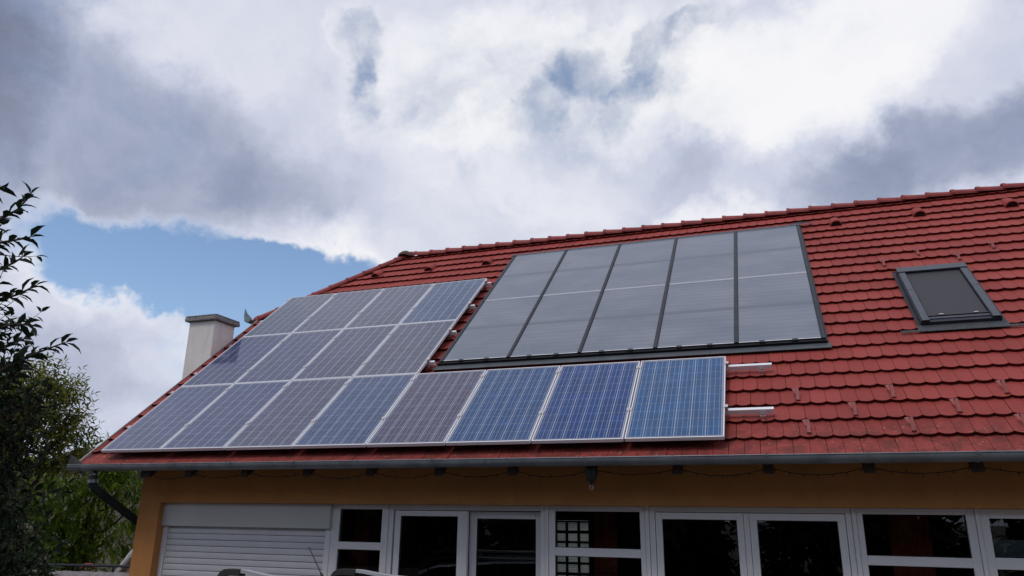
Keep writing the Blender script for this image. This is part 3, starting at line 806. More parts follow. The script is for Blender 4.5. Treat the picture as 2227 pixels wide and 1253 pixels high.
mb = MB(); mb.box((s0 - .05, t0 - .015, .004), (s0 - .001, t1 + .06, .010), RP); mb.box((s1 + .001, t0 - .015, .004), (s1 + .05, t1 + .06, .010), RP); mb.box((s0 - .05, t1 + .013, .004), (s1 + .05, t1 + .06, .010), RP)
mb.box((s0 - .012, t0 - .005, -.03), (s0 - .001, t1, .06), RP); mb.box((s1 + .001, t0 - .005, -.03), (s1 + .012, t1, .06), RP); mb.box((s0, t0 - .012, -.03), (s1, t0 - .001, .05), RP)
subpart(mb, 'flashing', M['anth'], sko)
mb = MB(); x = s0 - .25; i = 0
while x < s1 + .19:
    tv = t0 - .013 if s0 - .06 < x < s1 + .06 else t0 - .118
    na = .014 if i % 2 else .006; nb_ = .006 if i % 2 else .014
    mb.add([RP(x, t0 - .16, na), RP(x + .012, t0 - .16, nb_), RP(x + .012, tv, nb_), RP(x, tv, na), RP(x, t0 - .16, na - .008), RP(x + .012, t0 - .16, nb_ - .008)], [(0, 1, 2, 3), (0, 4, 5, 1)])
    x += .012; i += 1
subpart(mb, 'pleated_apron', M['pleat'], sko, fix=False)

# ================================================================= SOLAR PANELS
def make_panel():
    root = thing('photovoltaic_module', '', 'solar panel')
    fr = MB(); t_ = .011
    fr.box((0, 0, -.042), (t_, PH, 0)); fr.box((PW - t_, 0, -.042), (PW, PH, 0)); fr.box((t_, 0, -.042), (PW - t_, t_, 0)); fr.box((t_, PH - t_, -.042), (PW - t_, PH, 0))
    fr.build('frame', M['alu'], root, bevel=.0015)
    gl = MB(); gl.box((t_, t_, -.012), (PW - t_, PH - t_, -.004)); gl.build('cell_glass', M['pv'], root)
    bk = MB(); bk.box((PW / 2 - .06, PH - .25, -.036), (PW / 2 + .06, PH - .14, -.0125)); bk.build('junction_box', M['black'], root)
    return root
proto = make_panel()
ord_ = ['leftmost', 'second', 'third', 'fourth', 'fifth', 'sixth', 'seventh', 'rightmost']
DU, DV = 1.0302, 1.665
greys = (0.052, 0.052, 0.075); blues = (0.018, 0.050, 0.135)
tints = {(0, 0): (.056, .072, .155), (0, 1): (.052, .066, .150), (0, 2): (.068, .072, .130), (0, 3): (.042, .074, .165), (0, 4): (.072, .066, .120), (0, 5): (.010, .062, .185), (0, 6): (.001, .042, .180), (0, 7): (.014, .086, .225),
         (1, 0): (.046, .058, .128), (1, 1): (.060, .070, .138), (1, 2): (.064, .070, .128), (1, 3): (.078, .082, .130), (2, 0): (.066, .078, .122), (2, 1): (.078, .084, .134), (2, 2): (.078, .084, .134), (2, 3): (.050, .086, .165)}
i = 0
for rw, cnt in ((0, 8), (1, 4), (2, 4)):
    for cl in range(cnt):
        o = proto if i == 0 else copy_tree(proto)
        i += 1
        m_ = RMAT.copy(); m_.translation = RP(cl * DU + .003, rw * DV, 0.13 + tr.uniform(-.001, .001))
        o.matrix_basis = m_
        nm = ['bottom row', 'middle row', 'top row'][rw]
        c4_ = ['leftmost', 'second', 'third', 'rightmost'][cl] if rw else ord_[cl]
        note = {(0, 4): 'brownish grey panel', (0, 6): 'deep blue panel', (0, 7): 'bright blue panel with bare rails beside it', (1, 0): 'grey blue panel mirroring the chimney', (2, 3): 'pale blue panel'}.get((rw, cl), 'grey blue panel' if rw == 0 else 'hazy grey panel')
        o['label'] = f'{note}, {c4_} of the {nm} of {"eight" if rw == 0 else "four"} panels'
        o['group'] = 'solar panels on the red roof'
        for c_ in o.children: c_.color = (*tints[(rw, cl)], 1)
# mounting rails with clamps and hooks
def make_rail(label, v, ua, ub, cols, n0=.088):
    root = thing('mounting_rail', label, 'mounting rail', RP(ua, v, 0), 'rails carrying the solar panels')
    inv = Matrix.Translation(RP(ua, v, 0)).inverted()
    def put(mb, name, mat_, **kw):
        o = mb.build(name, mat_, root, **kw); o.matrix_parent_inverse = inv; return o
    mb = MB(); mb.box((ua, v - .022, n0 - .056), (ub, v + .022, n0 - .040), RP); mb.box((ua, v - .022, n0 - .030), (ub, v + .022, n0), RP); mb.box((ua, v - .016, n0 - .0398), (ub, v + .016, n0 - .0302), RP)
    put(mb, 'rail', M['alu'])
    for c_ in range(cols + 1):
        uc = c_ * DU - .012 if c_ else -.014
        if c_ == cols: uc = cols * DU - .012
        mb = MB()
        if 0 < c_ < cols: mb.box((uc - .030, v - .028, .131), (uc + .030, v + .028, .136), RP); mb.tube([RP(uc, v, .130), RP(uc, v, .143)], .008, 6)
        else:
            s = -1 if c_ == 0 else 1
            uo = uc + (.004 if c_ == 0 else .012)
            mb.box((uo - .014, v - .025, .088), (uo + .014, v + .025, .128), RP); mb.box((uo - .030, v - .025, .131), (uo + .018 , v + .025, .136), RP)
        put(mb, 'clamp', M['aluraw'])
    hooks = [ub - (.10 if cols < 8 else .115)] + [ua + .5 + 1.2 * q for q in range(int((ub - ua) / 1.2))]
    for uh in hooks:
        mb = MB(); mb.box((uh - .018, v - .055, n0 - .085), (uh + .018, v - .047, n0 - .03), RP); mb.box((uh - .030, v - .075, n0 - .076), (uh + .030, v - .048, n0 - .05), RP); mb.box((uh - .018, v - .055, n0 - .047), (uh + .018, v + .0, n0 - .041), RP)
        put(mb, 'roof_hook', M['aluraw'])
        mb = MB(); mb.box((uh - .018, v - .12, .003), (uh + .018, v - .050, .010), RP); put(mb, 'hook_foot', M['guard'])
    return root
make_rail('lower bare aluminium rail sticking out right of the bottom panel row', .555, -.03, 8.72, 8)
make_rail('upper bare aluminium rail sticking out right of the bottom panel row', 1.49, -.03, 8.74, 8)
for k, (v, lb) in enumerate(((2.06, 'rail end under the lower edge of the middle panel row'), (3.00, 'rail end under the upper edge of the middle panel row'), (3.94, 'rail end under the lower edge of the top panel row'), (4.87, 'rail end under the top corner of the top panel row'))):
    make_rail(lb, v, -.03, 4.20, 4)

# ================================================================= THERMAL COLLECTORS
c0, c1_, d0, d1 = 4.29, 9.36, 2.105, 6.185
STEP = (c1_ - c0) / 5
def make_coll():
    root = thing('solar_collector', '', 'solar collector')
    mb = MB(); ww = STEP - .040; hh = (d1 - d0) / 2 - .012
    e = .010
    mb.box((0, 0, -.07), (e, hh, 0)); mb.box((ww - e, 0, -.07), (ww, hh, 0)); mb.box((e, 0, -.07), (ww - e, e, -.004)); mb.box((e, hh - e, -.07), (ww - e, hh, -.004))
    mb.build('casing', M['anth'], root)
    for ya in (0, hh - e):
        mb = MB(); mb.box((e, ya, -.0038), (ww - e, ya + e, .001)); mb.build('edge_strip', M['alu'], root)
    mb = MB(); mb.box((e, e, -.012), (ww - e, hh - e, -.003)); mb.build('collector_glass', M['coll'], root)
    return root
proto = make_coll()
for rw in range(2):
    for cl in range(5):
        o = proto if (rw == 0 and cl == 0) else copy_tree(proto)
        m_ = RMAT.copy(); m_.translation = RP(c0 + cl * STEP + .020, d0 + rw * ((d1 - d0) / 2 + .003), .060); o.matrix_basis = m_
        o['label'] = f'large grey glass collector, {["leftmost", "second", "middle", "fourth", "rightmost"][cl]} of the {["lower", "upper"][rw]} row of five'
        o['group'] = 'thermal collectors set into the roof'
fl = thing('collector_flashing', 'dark metal frame of bars and aprons around the ten grey collectors', 'flashing', RP(c0, d0, 0))
finv = Matrix.Translation(RP(c0, d0, 0)).inverted()
def fput(mb, name, mat_, **kw):
    o = mb.build(name, mat_, fl, **kw); o.matrix_parent_inverse = finv; return o
for k in range(1, 5):
    mb = MB(); mb.box((c0 + k * STEP - .022, d0 - .005, .01), (c0 + k * STEP + .022, d1, .073), RP); fput(mb, 'cover_bar', M['anth'], bevel=.006)
mb = MB(); mb.box((c0 - .040, d0 - .01, .0), (c0 + .012, d1 + .03, .060), RP); fput(mb, 'side_flashing', M['anth'], bevel=.004)
mb = MB(); mb.box((c1_ - .018, d0 - .01, .0), (c1_ + .022, d1 + .03, .066), RP); mb.box((c1_ + .023, d0 - .02, .0), (c1_ + .050, d1 + .05, .010), RP); fput(mb, 'side_flashing', M['anth'], bevel=.004)
mb = MB(); mb.box((c0 - .059, d1 + .003, .0), (c1_ + .034, d1 + .075, .055), RP); mb.box((c0 - .058, d1 - .012, .062), (c1_ + .033, d1 + .035, .070), RP); fput(mb, 'head_flashing', M['skyframe'])
mb = MB(); mb.box((c0 - .058, d0 - .050, .0), (c1_ + .034, d0 - .003, .044), RP); fput(mb, 'sill_bar', M['sill'])
mb = MB(); mb.box((c0 - .10, d0 - .165, .004), (c1_ + .075, d0 - .051, .012), RP); fput(mb, 'apron', M['apron'])
for cl in range(5):
    for f in (.30, .68):
        uc = c0 + (cl + f) * STEP; mb = MB(); mb.box((uc - .032, d0 - .030, .045), (uc + .032, d0 + .012, .068), RP); fput(mb, 'clip', M['black'])
mb = MB(); mb.add([RP(9.22, 6.30, .02), RP(9.36, 6.27, .045), RP(9.62, 6.33, .03), RP(9.60, 6.38, .02), RP(9.40, 6.36, .05), RP(9.24, 6.36, .03)], [(0, 1, 4, 5), (1, 2, 3, 4)])
fput(mb, 'bent_flap', M['anth'], fix=False)

# ================================================================= HANGING THINGS UNDER THE EAVE
raf = [-7.939, -7.234, -6.355, -5.448, -4.571, -3.684, -2.799, -1.911, -1.007, -0.129, 0.771, 1.661, 2.55, 3.44]
sg = MB(); bulbs = MB(); pts = []
yS = 7.90
for a, b in zip(raf[:-1], raf[1:]):
    sagd = tr.uniform(.060, .085); N_ = 14
    for k in range(N_):
        f = k / N_
        pts.append(Vector((a + (b - a) * f, yS + .01 * math.sin(9 * f), 2.1 + .492 - sagd * 4 * f * (1 - f))))
pts.append(Vector((raf[-1], yS, 2.592)))
sg.tube(pts, .0042, 5)
for k, q in enumerate(pts):
    if k % 2 == 1:
        d = Vector((tr.uniform(-.3, .3), tr.uniform(-.3, .3), -1 if tr.random() < .7 else .8)).normalized()
        bulbs.tube([q, q + d * .016, q + d * .028], [.0045, .006, .002], 5)
lt = thing('string_light', 'thin dark cord of tiny bulbs swagged between the rafter ends', 'string lights', pts[0])
for mb, nm in ((sg, 'cord'), (bulbs, 'bulb')):
    o = mb.build(nm, M['cable'], lt); o.matrix_parent_inverse = Matrix.Translation(pts[0]).inverted()
    if nm == 'bulb': o['kind'] = 'stuff'
lp = Vector((-1.911, 7.86, 2.64))
la = thing('pendant_lamp', 'dark bell-shaped lamp with a ring hanging below the gutter', 'lamp', lp)
mb = MB(); rings = [(0, .05), (-.02, .062), (-.08, .066), (-.13, .06), (-.165, .048), (-.19, .028), (-.20, .014), (-.215, .012)]
seg = 16; vs = [lp + Vector((r * math.cos(2 * math.pi * k / seg), r * math.sin(2 * math.pi * k / seg), z)) for z, r in rings for k in range(seg)]
mb.add(vs, [(j * seg + k, j * seg + (k + 1) % seg, j * seg + seg + (k + 1) % seg, j * seg + seg + k) for j in range(len(rings) - 1) for k in range(seg)] + [tuple(range(seg))])
o = mb.build('body', M['lampm'], la, smooth=True); o.matrix_parent_inverse = Matrix.Translation(lp).inverted()
mb = MB(); mb.tube([lp + Vector((.019 * math.sin(a * math.pi / 8), 0, -.238 + .025 * math.cos(a * math.pi / 8))) for a in range(17)], .0045, 6)
o = mb.build('ring', M['aluraw'], la); o.matrix_parent_inverse = Matrix.Translation(lp).inverted()

# curtains inside
for x, w_, lb in ((-5.28, .24, 'dark red curtain behind the narrow window next to the shutter'), (-2.02, .28, 'dark red curtain behind the window next to the sliding door'), (1.18, .38, 'dark red curtain behind the window next to the double door')):
    mb = MB(); n = 24
    vs = [Vector((x - w_ / 2 + w_ * k / n, 8.95 + .03 * math.sin(k * 1.7) + yo, z)) for yo in (0, .006) for z in (.06, 2.35) for k in range(n + 1)]
    q = n + 1
    mb.add(vs, [(k, k + 1, q + k + 1, q + k) for k in range(n)] + [(2 * q + k + 1, 2 * q + k, 3 * q + k, 3 * q + k + 1) for k in range(n)])
    tag(mb.build('curtain', M['red'], smooth=True), lb, 'curtain', 'curtains inside the room')

# ================================================================= CAR (only its roof rails and aerial reach into view)
cA, cB = Vector((-4.910, 5.984, 1.602)), Vector((-4.390, 7.119, 1.555))
ctr = (cA + cB) / 2
side = (cB - cA).normalized()                       # across the car
ax = Vector((side.y, -side.x, 0)).normalized() + Vector((0, 0, .028))     # towards the front, to the viewer's right
if ax.y > 0: ax = -ax
car = thing('parked_car', 'dark estate car with black and silver roof rails and a thin aerial', 'car', (ctr.x, ctr.y, 0))
cinv = Matrix.Translation((ctr.x, ctr.y, 0)).inverted()
CUP = side.cross(ax); CUP = CUP if CUP.z > 0 else -CUP
CDZ = ctr.z - 1.5735          # the yard rises towards the viewer and the car leans with it
def CP_(l, s, z): return Vector((ctr.x, ctr.y, CDZ)) + ax * l + side * (s * 1.1) + CUP * z
def cput(mb, name, mat_, par=None, **kw):
    o = mb.build(name, mat_, par or car, **kw); o.matrix_parent_inverse = Matrix.Identity(4) if par else cinv; return o
secs = [(-.62, .55, .78, .62, .70), (-.55, .30, 1.02, .78, .74), (-.40, .25, 1.05, .82, .76), (0.2, .22, 1.02, .85, .78), (1.6, .22, 1.0, .86, .80), (2.5, .22, .97, .85, .80), (3.3, .24, .88, .82, .74), (3.68, .32, .72, .74, .60), (3.78, .40, .58, .62, .5)]
def loft(secs_, prof):
    mb = MB(); vs = []
    for s_ in secs_: vs += [CP_(s_[0], a, z) for a, z in prof(s_)]
    n = len(prof(secs_[0]))
    fs = [(i * n + k, i * n + (k + 1) % n, (i + 1) * n + (k + 1) % n, (i + 1) * n + k) for i in range(len(secs_) - 1) for k in range(n)]
    fs += [tuple(range(n)), tuple(range((len(secs_) - 1) * n, len(secs_) * n))]
    return mb.add(vs, fs)
def bprof(s_):
    l, zb, zt_, wm, wt_ = s_; zm = (zb + zt_) / 2 + .05
    return [(-wm * .9, zb), (-wm, zb + .12), (-wm, zm), (-wt_, zt_), (-wt_ * .5, zt_ + .02), (wt_ * .5, zt_ + .02), (wt_, zt_), (wm, zm), (wm, zb + .12), (wm * .9, zb)]
cput(loft(secs, bprof), 'body', M['carpaint'], smooth=False, bevel=.02)
gsec = [(-.50, 1.0, 1.03, .70, .68), (-.30, 1.0, 1.36, .72, .60), (.0, 1.0, 1.455, .73, .57), (.8, 1.0, 1.475, .74, .57), (1.4, .99, 1.455, .74, .57), (1.75, .98, 1.36, .74, .58), (2.45, .97, 1.0, .74, .70)]
def gprof(s_):
    l, zb, zt_, wm, wt_ = s_
    return [(-wm, zb), (-wt_, zt_), (wt_, zt_), (wm, zb)]
cput(loft(gsec, gprof), 'cabin_glass', M['carglass'])
rsec = [(-.36, 1.36, 1.40, .58, .50), (-.10, 1.455, 1.475, .585, .50), (.6, 1.475, 1.495, .585, .50), (1.3, 1.458, 1.478, .585, .50), (1.62, 1.40, 1.425, .585, .50)]
cput(loft(rsec, gprof), 'roof_panel', M['carpaint'], bevel=.008)
for s in (-1, 1):
    for l0, l1, z0, z1 in ((-.50, -.18, 1.02, 1.42), (.62, .60, 1.0, 1.475), (2.42, 1.60, .99, 1.41)):
        mb = MB(); mb.tube([CP_(l0, s * .735, z0), CP_((l0 + l1) / 2, s * .665, (z0 + z1) / 2 + .02), CP_(l1, s * .59, z1)], .035, 6); cput(mb, 'pillar', M['carpaint'])
    # roof rail: black feet with a silver arched bar
    sv = s * .568
    bar = [(.22, 1.576), (.35, 1.572), (.55, 1.556), (.8, 1.540), (1.2, 1.528), (1.32, 1.524)]
    def rail_profile(pl, w_, h_):
        mb = MB(); vs = []
        for l, z in pl: vs += [CP_(l, sv - w_, z - h_), CP_(l, sv + w_, z - h_), CP_(l, sv + w_, z - .006), CP_(l, sv + w_ - .006, z), CP_(l, sv - w_ + .006, z), CP_(l, sv - w_, z - .006)]
        n = 6
        return mb.add(vs, [(i * n + k, i * n + (k + 1) % n, (i + 1) * n + (k + 1) % n, (i + 1) * n + k) for i in range(len(pl) - 1) for k in range(n)] + [tuple(range(n)), tuple(range((len(pl) - 1) * n, len(pl) * n))])
    ro = cput(rail_profile(bar, .022, .034), 'roof_rail', M['silver'])
    for pl in ([(-.24, 1.45), (-.22, 1.50), (-.17, 1.545), (-.10, 1.568), (.0, 1.576), (.225, 1.576)], [(1.31, 1.527), (1.36, 1.52), (1.42, 1.50), (1.45, 1.47)]):
        o = cput(rail_profile(pl, .028, .060), 'rail_foot', M['rubber'], ro)
    for l in (.12, 3.0):
        mb = MB(); hub = CP_(l, s * .76, .31); mb.tube([hub - side * .10, hub - side * .085, hub + side * .085, hub + side * .10], [.27, .31, .31, .27], 24)
        wo = cput(mb, 'wheel', M['rubber']); mb = MB(); mb.tube([hub + side * s * .095, hub + side * s * .108], [.20, .17], 20); cput(mb, 'rim', M['silver'], wo)
    mb = MB(); mb.box((-.60, s * .70 - .06, .80), (-.53, s * .70 + .06, 1.0), lambda q: CP_(q.x, q.y, q.z)); cput(mb, 'tail_light', M['lens'])
    mb = MB(); mb.box((3.56, s * .56 - .14, .60), (3.73, s * .56 + .14, .70), lambda q: CP_(q.x, q.y, q.z)); cput(mb, 'headlight', M['clearlens'])
an0 = cB + Vector((-.20, -.06, -.07)); 
ANT = Vector((-4.72, 6.98, 1.757))
mb = MB(); mb.tube([an0, an0 + Vector((-.02, .0, .03))], [.018, .010], 8); mb.tube([an0 + Vector((-.02, 0, .03)), ANT, ANT + Vector((-.006, -.003, .006))], [.005, .004, .007], 6)
cput(mb, 'aerial', M['black'])

# ================================================================= GARDEN EDGE AT THE LEFT
gw = thing('garden_wall', 'low garden wall with grey half-round coping tiles left of the house', 'wall', (-10.3, 8.7, 0))
ga, gb = Vector((-11.6, 8.35, 0)), Vector((-8.62, 8.95, 0))
gd = (gb - ga).normalized(); gn = Vector((-gd.y, gd.x, 0))
mb = MB(); mb.box((0, -.09, 0), ((gb - ga).length, .09, 1.16), lambda q: ga + gd * q.x + gn * q.y + Vector((0, 0, q.z)))
ginv = Matrix.Translation((-10.3, 8.7, 0)).inverted()
o = mb.build('wall_body', M['stone'], gw); o.matrix_parent_inverse = ginv
mb = MB(); k = 0
while k * .27 < (gb - ga).length - .1:
    half_tube(mb, ga + gd * (k * .27) + Vector((0, 0, 1.165)), ga + gd * (k * .27 + .262) + Vector((0, 0, 1.165)), .13, .115, Vector((0, 0, 1)), lip=False); k += 1
o = mb.build('coping', M['coping'], gw, fix=False, smooth=True); o.matrix_parent_inverse = ginv
rl = thing('railing', 'thin dark metal rail above the coping of the garden wall', 'railing', (-10.3, 8.9, 1.2))
mb = MB(); o_ = gn * .16
mb.tube([ga + o_ + Vector((.5, .1, 1.33)), gb + o_ + Vector((0, 0, 1.33))], .018, 8)
for k in range(5): mb.tube([ga.lerp(gb, .15 + k * .2) + o_ + Vector((0, 0, 0)), ga.lerp(gb, .15 + k * .2) + o_ + Vector((0, 0, 1.33))], .013, 6)
o = mb.build('bar', M['anth'], rl); o.matrix_parent_inverse = Matrix.Translation((-10.3, 8.9, 1.2)).inverted()
mb = MB(); mb.tube([(-9.62, 9.25, 1.05), (-9.55, 9.22, 1.20), (-9.40, 9.2, 1.36), (-9.30, 9.2, 1.47), (-9.18, 9.2, 1.60), (-9.05, 9.2, 1.70)], [.06, .068, .075, .08, .065, .05], 12)
tag(mb.build('wrapped_pipe', M['pipe'], smooth=True), 'pale wrapped pipe bending up behind the house corner', 'pipe')
mb = MB(); mb.tube([(-10.30, 9.2, 1.25), (-10.22, 9.2, 1.30), (-10.10, 9.2, 1.31), (-10.02, 9.2, 1.27)], [.02, .035, .03, .015], 8)
tag(mb.build('red_pot', material('faded red pot', (.30, .06, .05), .7), smooth=True), 'small faded red pot behind the garden railing', 'pot')
sh = thing('shed', 'drab plastered shed behind the drooping tree', 'shed', (-13.6, 13.0, 0))
sinv = Matrix.Translation((-13.6, 13.0, 0)).inverted()
mb = MB(); mb.prism([Vector((-16.2, 12.2, 0)), Vector((-11.9, 12.2, 0)), Vector((-11.9, 12.2, 2.75)), Vector((-14.0, 12.2, 3.3)), Vector((-16.2, 12.2, 2.75))], Vector((0, 2.6, 0)))
o = mb.build('wall', M['shedwall'], sh); o.matrix_parent_inverse = sinv
mb = MB()
for a, b in (((-11.7, 2.72), (-14.0, 3.32)), ((-14.0, 3.32), (-16.4, 2.72))):
    mb.prism([Vector((a[0], 12.0, a[1])), Vector((b[0], 12.0, b[1])), Vector((b[0], 12.0, b[1] + .07)), Vector((a[0], 12.0, a[1] + .07))], Vector((0, 3.0, 0)))
o = mb.build('roof', M['shedroof'], sh); o.matrix_parent_inverse = sinv

# ================================================================= TREES
def leaf(mb, p, d, nrm, L, W, tint, fold=.25, droop=.25):
    d = d.normalized(); s = d.cross(nrm)
    if s.length < 1e-4: s = d.orthogonal()
    s.normalize(); n = s.cross(d)
    a = p + d * (L * .38) - n * (droop * L * .10); b = p + d * (L * .72) - n * (droop * L * .40); tip = p + d * L * .97 - n * (droop * L * .85)
    e1, e2 = s * (W * .5) + n * (W * fold), s * (W * .36) + n * (W * fold * .8)
    f1, f2 = -s * (W * .5) + n * (W * fold), -s * (W * .36) + n * (W * fold * .8)
    mb.add([p, a, b, tip, a + e1, b + e2, a + f1, b + f2], [(0, 4, 1), (4, 5, 2, 1), (5, 3, 2), (0, 1, 6), (1, 2, 7, 6), (2, 3, 7)], tint)
def rv(r, s=1.0): return Vector((r.gauss(0, 1), r.gauss(0, 1), r.gauss(0, 1))) * s
def twig(lv, wood, p, d, length, r, L, W, step, bend, rad=.004, tints=(0, 1), droop=.3, spread=.9, fold=.25):
    n = max(3, int(length / step)); q = p.copy(); pts_ = [q.copy()]
    d = d.normalized(); tb = r.uniform(*tints)
    side_ = d.cross(Vector((0, 0, 1))) if abs(d.z) < .95 else Vector((1, 0, 0))
    side_.normalize()
    for k in range(n):
        d = (d + bend * (1.0 / n) + rv(r, .05)).normalized(); q = q + d * (length / n); pts_.append(q.copy())
        an = k * 2.4 + r.uniform(-.4, .4)
        o_ = (side_ * math.cos(an) + d.cross(side_) * math.sin(an))
        ld = d * r.uniform(.35, .8) + o_ * spread + Vector((0, 0, -.15 * droop * 3))
        sc = r.uniform(.7, 1.1) * (1.0 if k < n - 2 else .75)
        leaf(lv, q, ld, Vector((0, 0, 1)) + rv(r, .35), L * sc, W * sc, min(1, max(0, tb + r.uniform(-.25, .25))), fold, droop)
    leaf(lv, q, d, Vector((0, 0, 1)) + rv(r, .4), L * .8, W * .8, tb, fold, droop)
    if wood is not None: wood.tube(pts_, [rad * (1 - .7 * i / len(pts_)) for i in range(len(pts_))], 4, False)
def limb(wood, a, b, ra, rb, r, sag=0.0, seg=6):
    pts_ = []; n = 6; L = (b - a).length
    for k in range(n + 1):
        f = k / n
        pts_.append(a.lerp(b, f) + (rv(r, .035 * L) if 0 < k < n else Vector()) + Vector((0, 0, -sag * 4 * f * (1 - f))))
    wood.tube(pts_, [ra + (rb - ra) * k / n for k in range(n + 1)], seg); return pts_
def tree(name, label, base, lobes, leafm, twigs_per, tl, leaf_lw, step, bend, up_bias, seed, droop=.3, trunk_r=.09, extra=None, tints=(0, 1), fork=None, group=None):
    r = random.Random(seed); root = thing(name, label, 'tree', base, group)
    inv = Matrix.Translation(base).inverted(); wood, lv = MB(), MB()
    base = Vector(base); fk = Vector(fork) if fork else base + Vector((0, 0, 1.0))
    limb(wood, base, fk, trunk_r, trunk_r * .75, r, seg=9)
    for (c, rad) in lobes:
        c = Vector(c); pts_ = limb(wood, fk, c, trunk_r * .36, .010, r)
        for k in range(int(twigs_per * rad * rad)):
            d = rv(r).normalized(); d = (d + Vector((0, 0, up_bias))).normalized()
            st = c + rv(r).normalized() * rad * (r.random() ** .5) * .72
            twig(lv, wood, st, d * .6 + (st - c).normalized() * .6, tl * r.uniform(.6, 1.2), r, leaf_lw[0], leaf_lw[1], step, bend, tints=tints, droop=droop)
    if extra: extra(lv, wood, r, fk)
    o = wood.build('trunk', M['bark'], root, fix=False, smooth=True); o.matrix_parent_inverse = inv
    o = lv.build('crown', leafm, root, fix=False); o.matrix_parent_inverse = inv
    return root
apple_twigs = [[[-3.488, 2.203, 3.313], [-3.413, 2.257, 3.423], [-3.361, 2.296, 3.487], [-3.32, 2.31, 3.561]], [[-3.336, 2.125, 3.179], [-3.268, 2.185, 3.263], [-3.23, 2.228, 3.288], [-3.195, 2.266, 3.311]], [[-3.594, 2.32, 3.132], [-3.523, 2.384, 3.227], [-3.486, 2.418, 3.266], [-3.462, 2.437, 3.298]], [[-3.442, 2.255, 2.943], [-3.376, 2.316, 3.038], [-3.331, 2.365, 3.075], [-3.287, 2.405, 3.124]], [[-3.683, 2.463, 2.887], [-3.626, 2.518, 2.973], [-3.585, 2.566, 3.0], [-3.549, 2.616, 3.0]], [[-3.432, 2.355, 2.662], [-3.38, 2.411, 2.734], [-3.325, 2.469, 2.797], [-3.279, 2.519, 2.838], [-3.228, 2.572, 2.881]], [[-3.55, 2.177, 3.522], [-3.504, 2.225, 3.56], [-3.473, 2.252, 3.592]], [[-3.779, 2.533, 2.779], [-3.711, 2.603, 2.883], [-3.675, 2.64, 2.925], [-3.641, 2.678, 2.956]], [[-3.91, 2.729, 2.651], [-3.852, 2.788, 2.756], [-3.814, 2.82, 2.834], [-3.81, 2.806, 2.907]]]
def apple_extra(lv, wood, r, fk):
    for tw in apple_twigs:
        pts_ = [Vector(q) for q in tw]
        root_ = pts_[0] + (pts_[0] - pts_[1]) * 2.0 + Vector((-.15, -.05, -.12))
        full = [root_] + pts_
        wood.tube(full, [.009 - .0065 * k / len(full) for k in range(len(full))], 5)
        fine = []
        for a, b in zip(full[:-1], full[1:]):
            m_ = max(2, int((b - a).length / .015)); fine += [a.lerp(b, k / m_) for k in range(m_)]
        fine.append(full[-1])
        for k, q in enumerate(fine):
            d = (fine[min(k + 1, len(fine) - 1)] - fine[max(k - 1, 0)]).normalized()
            an = k * 2.4 + r.uniform(-.5, .5); s_ = d.cross(Vector((0, 0, 1))).normalized()
            ld = d * .75 + (s_ * math.cos(an) + d.cross(s_) * math.sin(an)) * .75
            sc = r.uniform(.7, 1.15)
            leaf(lv, q, ld, Vector((0, 0, 1)) + rv(r, .5), .080 * sc, .034 * sc, r.uniform(0, .6), .25, .4)
        leaf(lv, fine[-1], fine[-1] - fine[-2], Vector((0, 0, 1)) + rv(r, .5), .06, .026, .3, .3, .2)
tree('apple_tree', 'dark broad-leaved tree reaching in from the left with upright twigs against the sky', (-4.75, 2.5, 0),
     [((-4.25, 2.55, 3.05), .42), ((-4.15, 2.25, 3.45), .38), ((-4.02, 2.62, 2.62), .36), ((-4.05, 2.75, 2.2), .38), ((-4.1, 2.7, 1.75), .40), ((-3.86, 2.75, 2.50), .24), ((-3.88, 2.80, 2.05), .26), ((-3.80, 2.55, 2.95), .14), ((-3.78, 2.45, 3.30), .12), ((-3.90, 2.85, 1.6), .3), ((-3.88, 2.73, 2.74), .17), ((-3.88, 2.79, 2.47), .20), ((-3.87, 2.84, 2.14), .22), ((-3.84, 2.91, 1.80), .25), ((-3.80, 2.96, 1.47), .26), ((-4.5, 2.5, 2.4), .5), ((-4.6, 2.3, 3.6), .5), ((-5.0, 2.6, 3.0), .6)],  # low dense lobes added to stand for the dark blur at the lens edge
     M['leaf_apple'], 420, .26, (.072, .032), .034, Vector((0, 0, .4)), .35, 11, .35, .10, apple_extra, (0, .8), (-4.7, 2.5, 1.3))
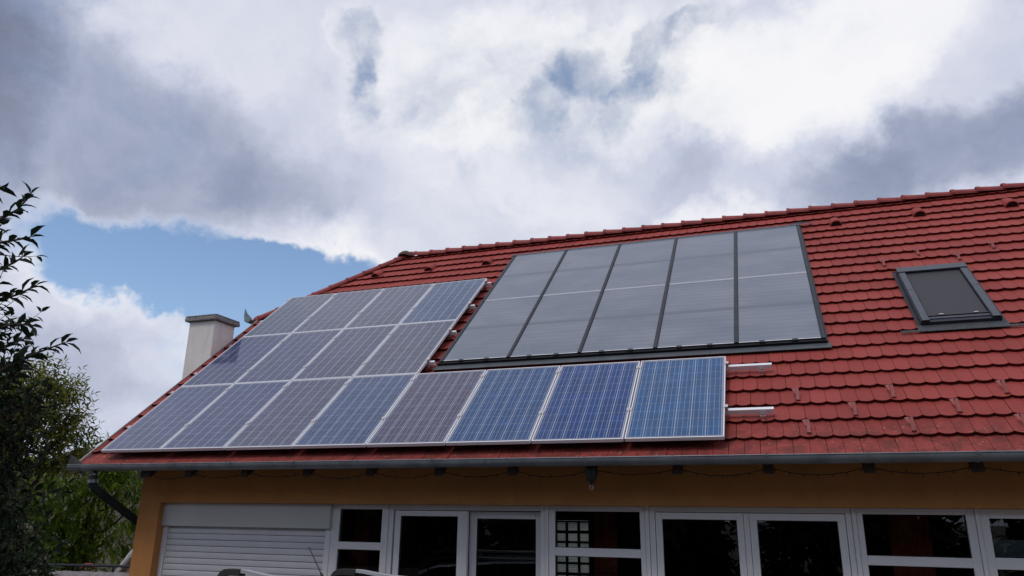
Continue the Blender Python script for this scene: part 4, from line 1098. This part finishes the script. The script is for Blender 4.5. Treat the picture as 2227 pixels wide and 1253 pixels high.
tree('garden_tree', 'bushy tree with narrow yellow-green leaves rising left of the roof corner', (-11.9, 8.6, 0),
     [((-11.15, 8.75, 3.72), .50), ((-11.75, 8.6, 3.70), .55), ((-11.9, 8.3, 3.2), .6), ((-10.85, 8.9, 3.32), .42), ((-11.3, 8.6, 3.0), .6), ((-12.3, 8.2, 3.9), .6), ((-12.2, 8.2, 2.9), .7), ((-11.0, 9.1, 2.95), .40), ((-11.4, 8.7, 4.0), .34)],
     M['leaf_bush'], 420, .44, (.130, .040), .040, Vector((0, 0, .5)), .7, 21, .4, .10, None, (.0, .9), (-11.7, 8.6, 1.6))
tree('peach_tree', 'leafy tree with long drooping green leaves below the left end of the gutter', (-11.9, 10.4, 0),
     [((-10.85, 10.3, 2.75), .42), ((-10.6, 10.5, 2.35), .40), ((-11.2, 10.1, 2.4), .55), ((-11.8, 9.8, 2.2), .6), ((-12.3, 9.5, 2.5), .6), ((-12.6, 9.3, 1.9), .6), ((-11.6, 10.0, 1.6), .6), ((-12.2, 9.5, 1.3), .6), ((-11.0, 10.4, 1.75), .42), ((-11.2, 10.1, 2.85), .45), ((-11.4, 9.9, 1.2), .5)],
     M['leaf_peach'], 260, .34, (.150, .046), .042, Vector((0, 0, -.35)), .35, 31, .8, .11, None, (.0, 1.0), (-11.6, 10.2, 1.2))
# dark shrubs low down between the two, and unseen trees added behind the viewer to dim facade and panes
tree('laurel_shrub', 'dark green shrub low at the left edge behind the near tree', (-7.7, 5.9, 0),
     [((-7.65, 5.9, 1.3), .5), ((-7.9, 5.9, 1.75), .45), ((-8.0, 5.75, 2.05), .42), ((-8.1, 5.85, 1.2), .5), ((-8.25, 5.7, 2.35), .4), ((-7.4, 6.0, .9), .45)],
     M['leaf_hedge'], 300, .34, (.10, .044), .036, Vector((0, 0, .2)), .3, 41, .4, .06, None, (.0, 1.0), (-7.7, 5.9, .5))
hg_ = random.Random(5)
for k in range(7):
    bx = -16.5 + k * 4.6 + hg_.uniform(-.4, .4); by = -6.5 + hg_.uniform(-.6, .6)
    lob = [((bx + hg_.uniform(-1.9, 1.9), by + hg_.uniform(-.9, .6), .7 + 6.3 * q / 15 + hg_.uniform(-.3, .3)), hg_.uniform(1.1, 1.6)) for q in range(16)]
    tree('unseen_tree', f'broad dense tree of the unseen row added behind the viewer, {["first", "second", "third", "fourth", "fifth", "sixth", "seventh"][k]} from the west', (bx, by, 0), lob, M['leaf_hedge'], 44, .8, (.46, .30), .09, Vector((0, 0, .2)), .3, 60 + k, .4, .16, None, (0, 1), (bx, by, 1.3), 'unseen trees added to dim the facade')
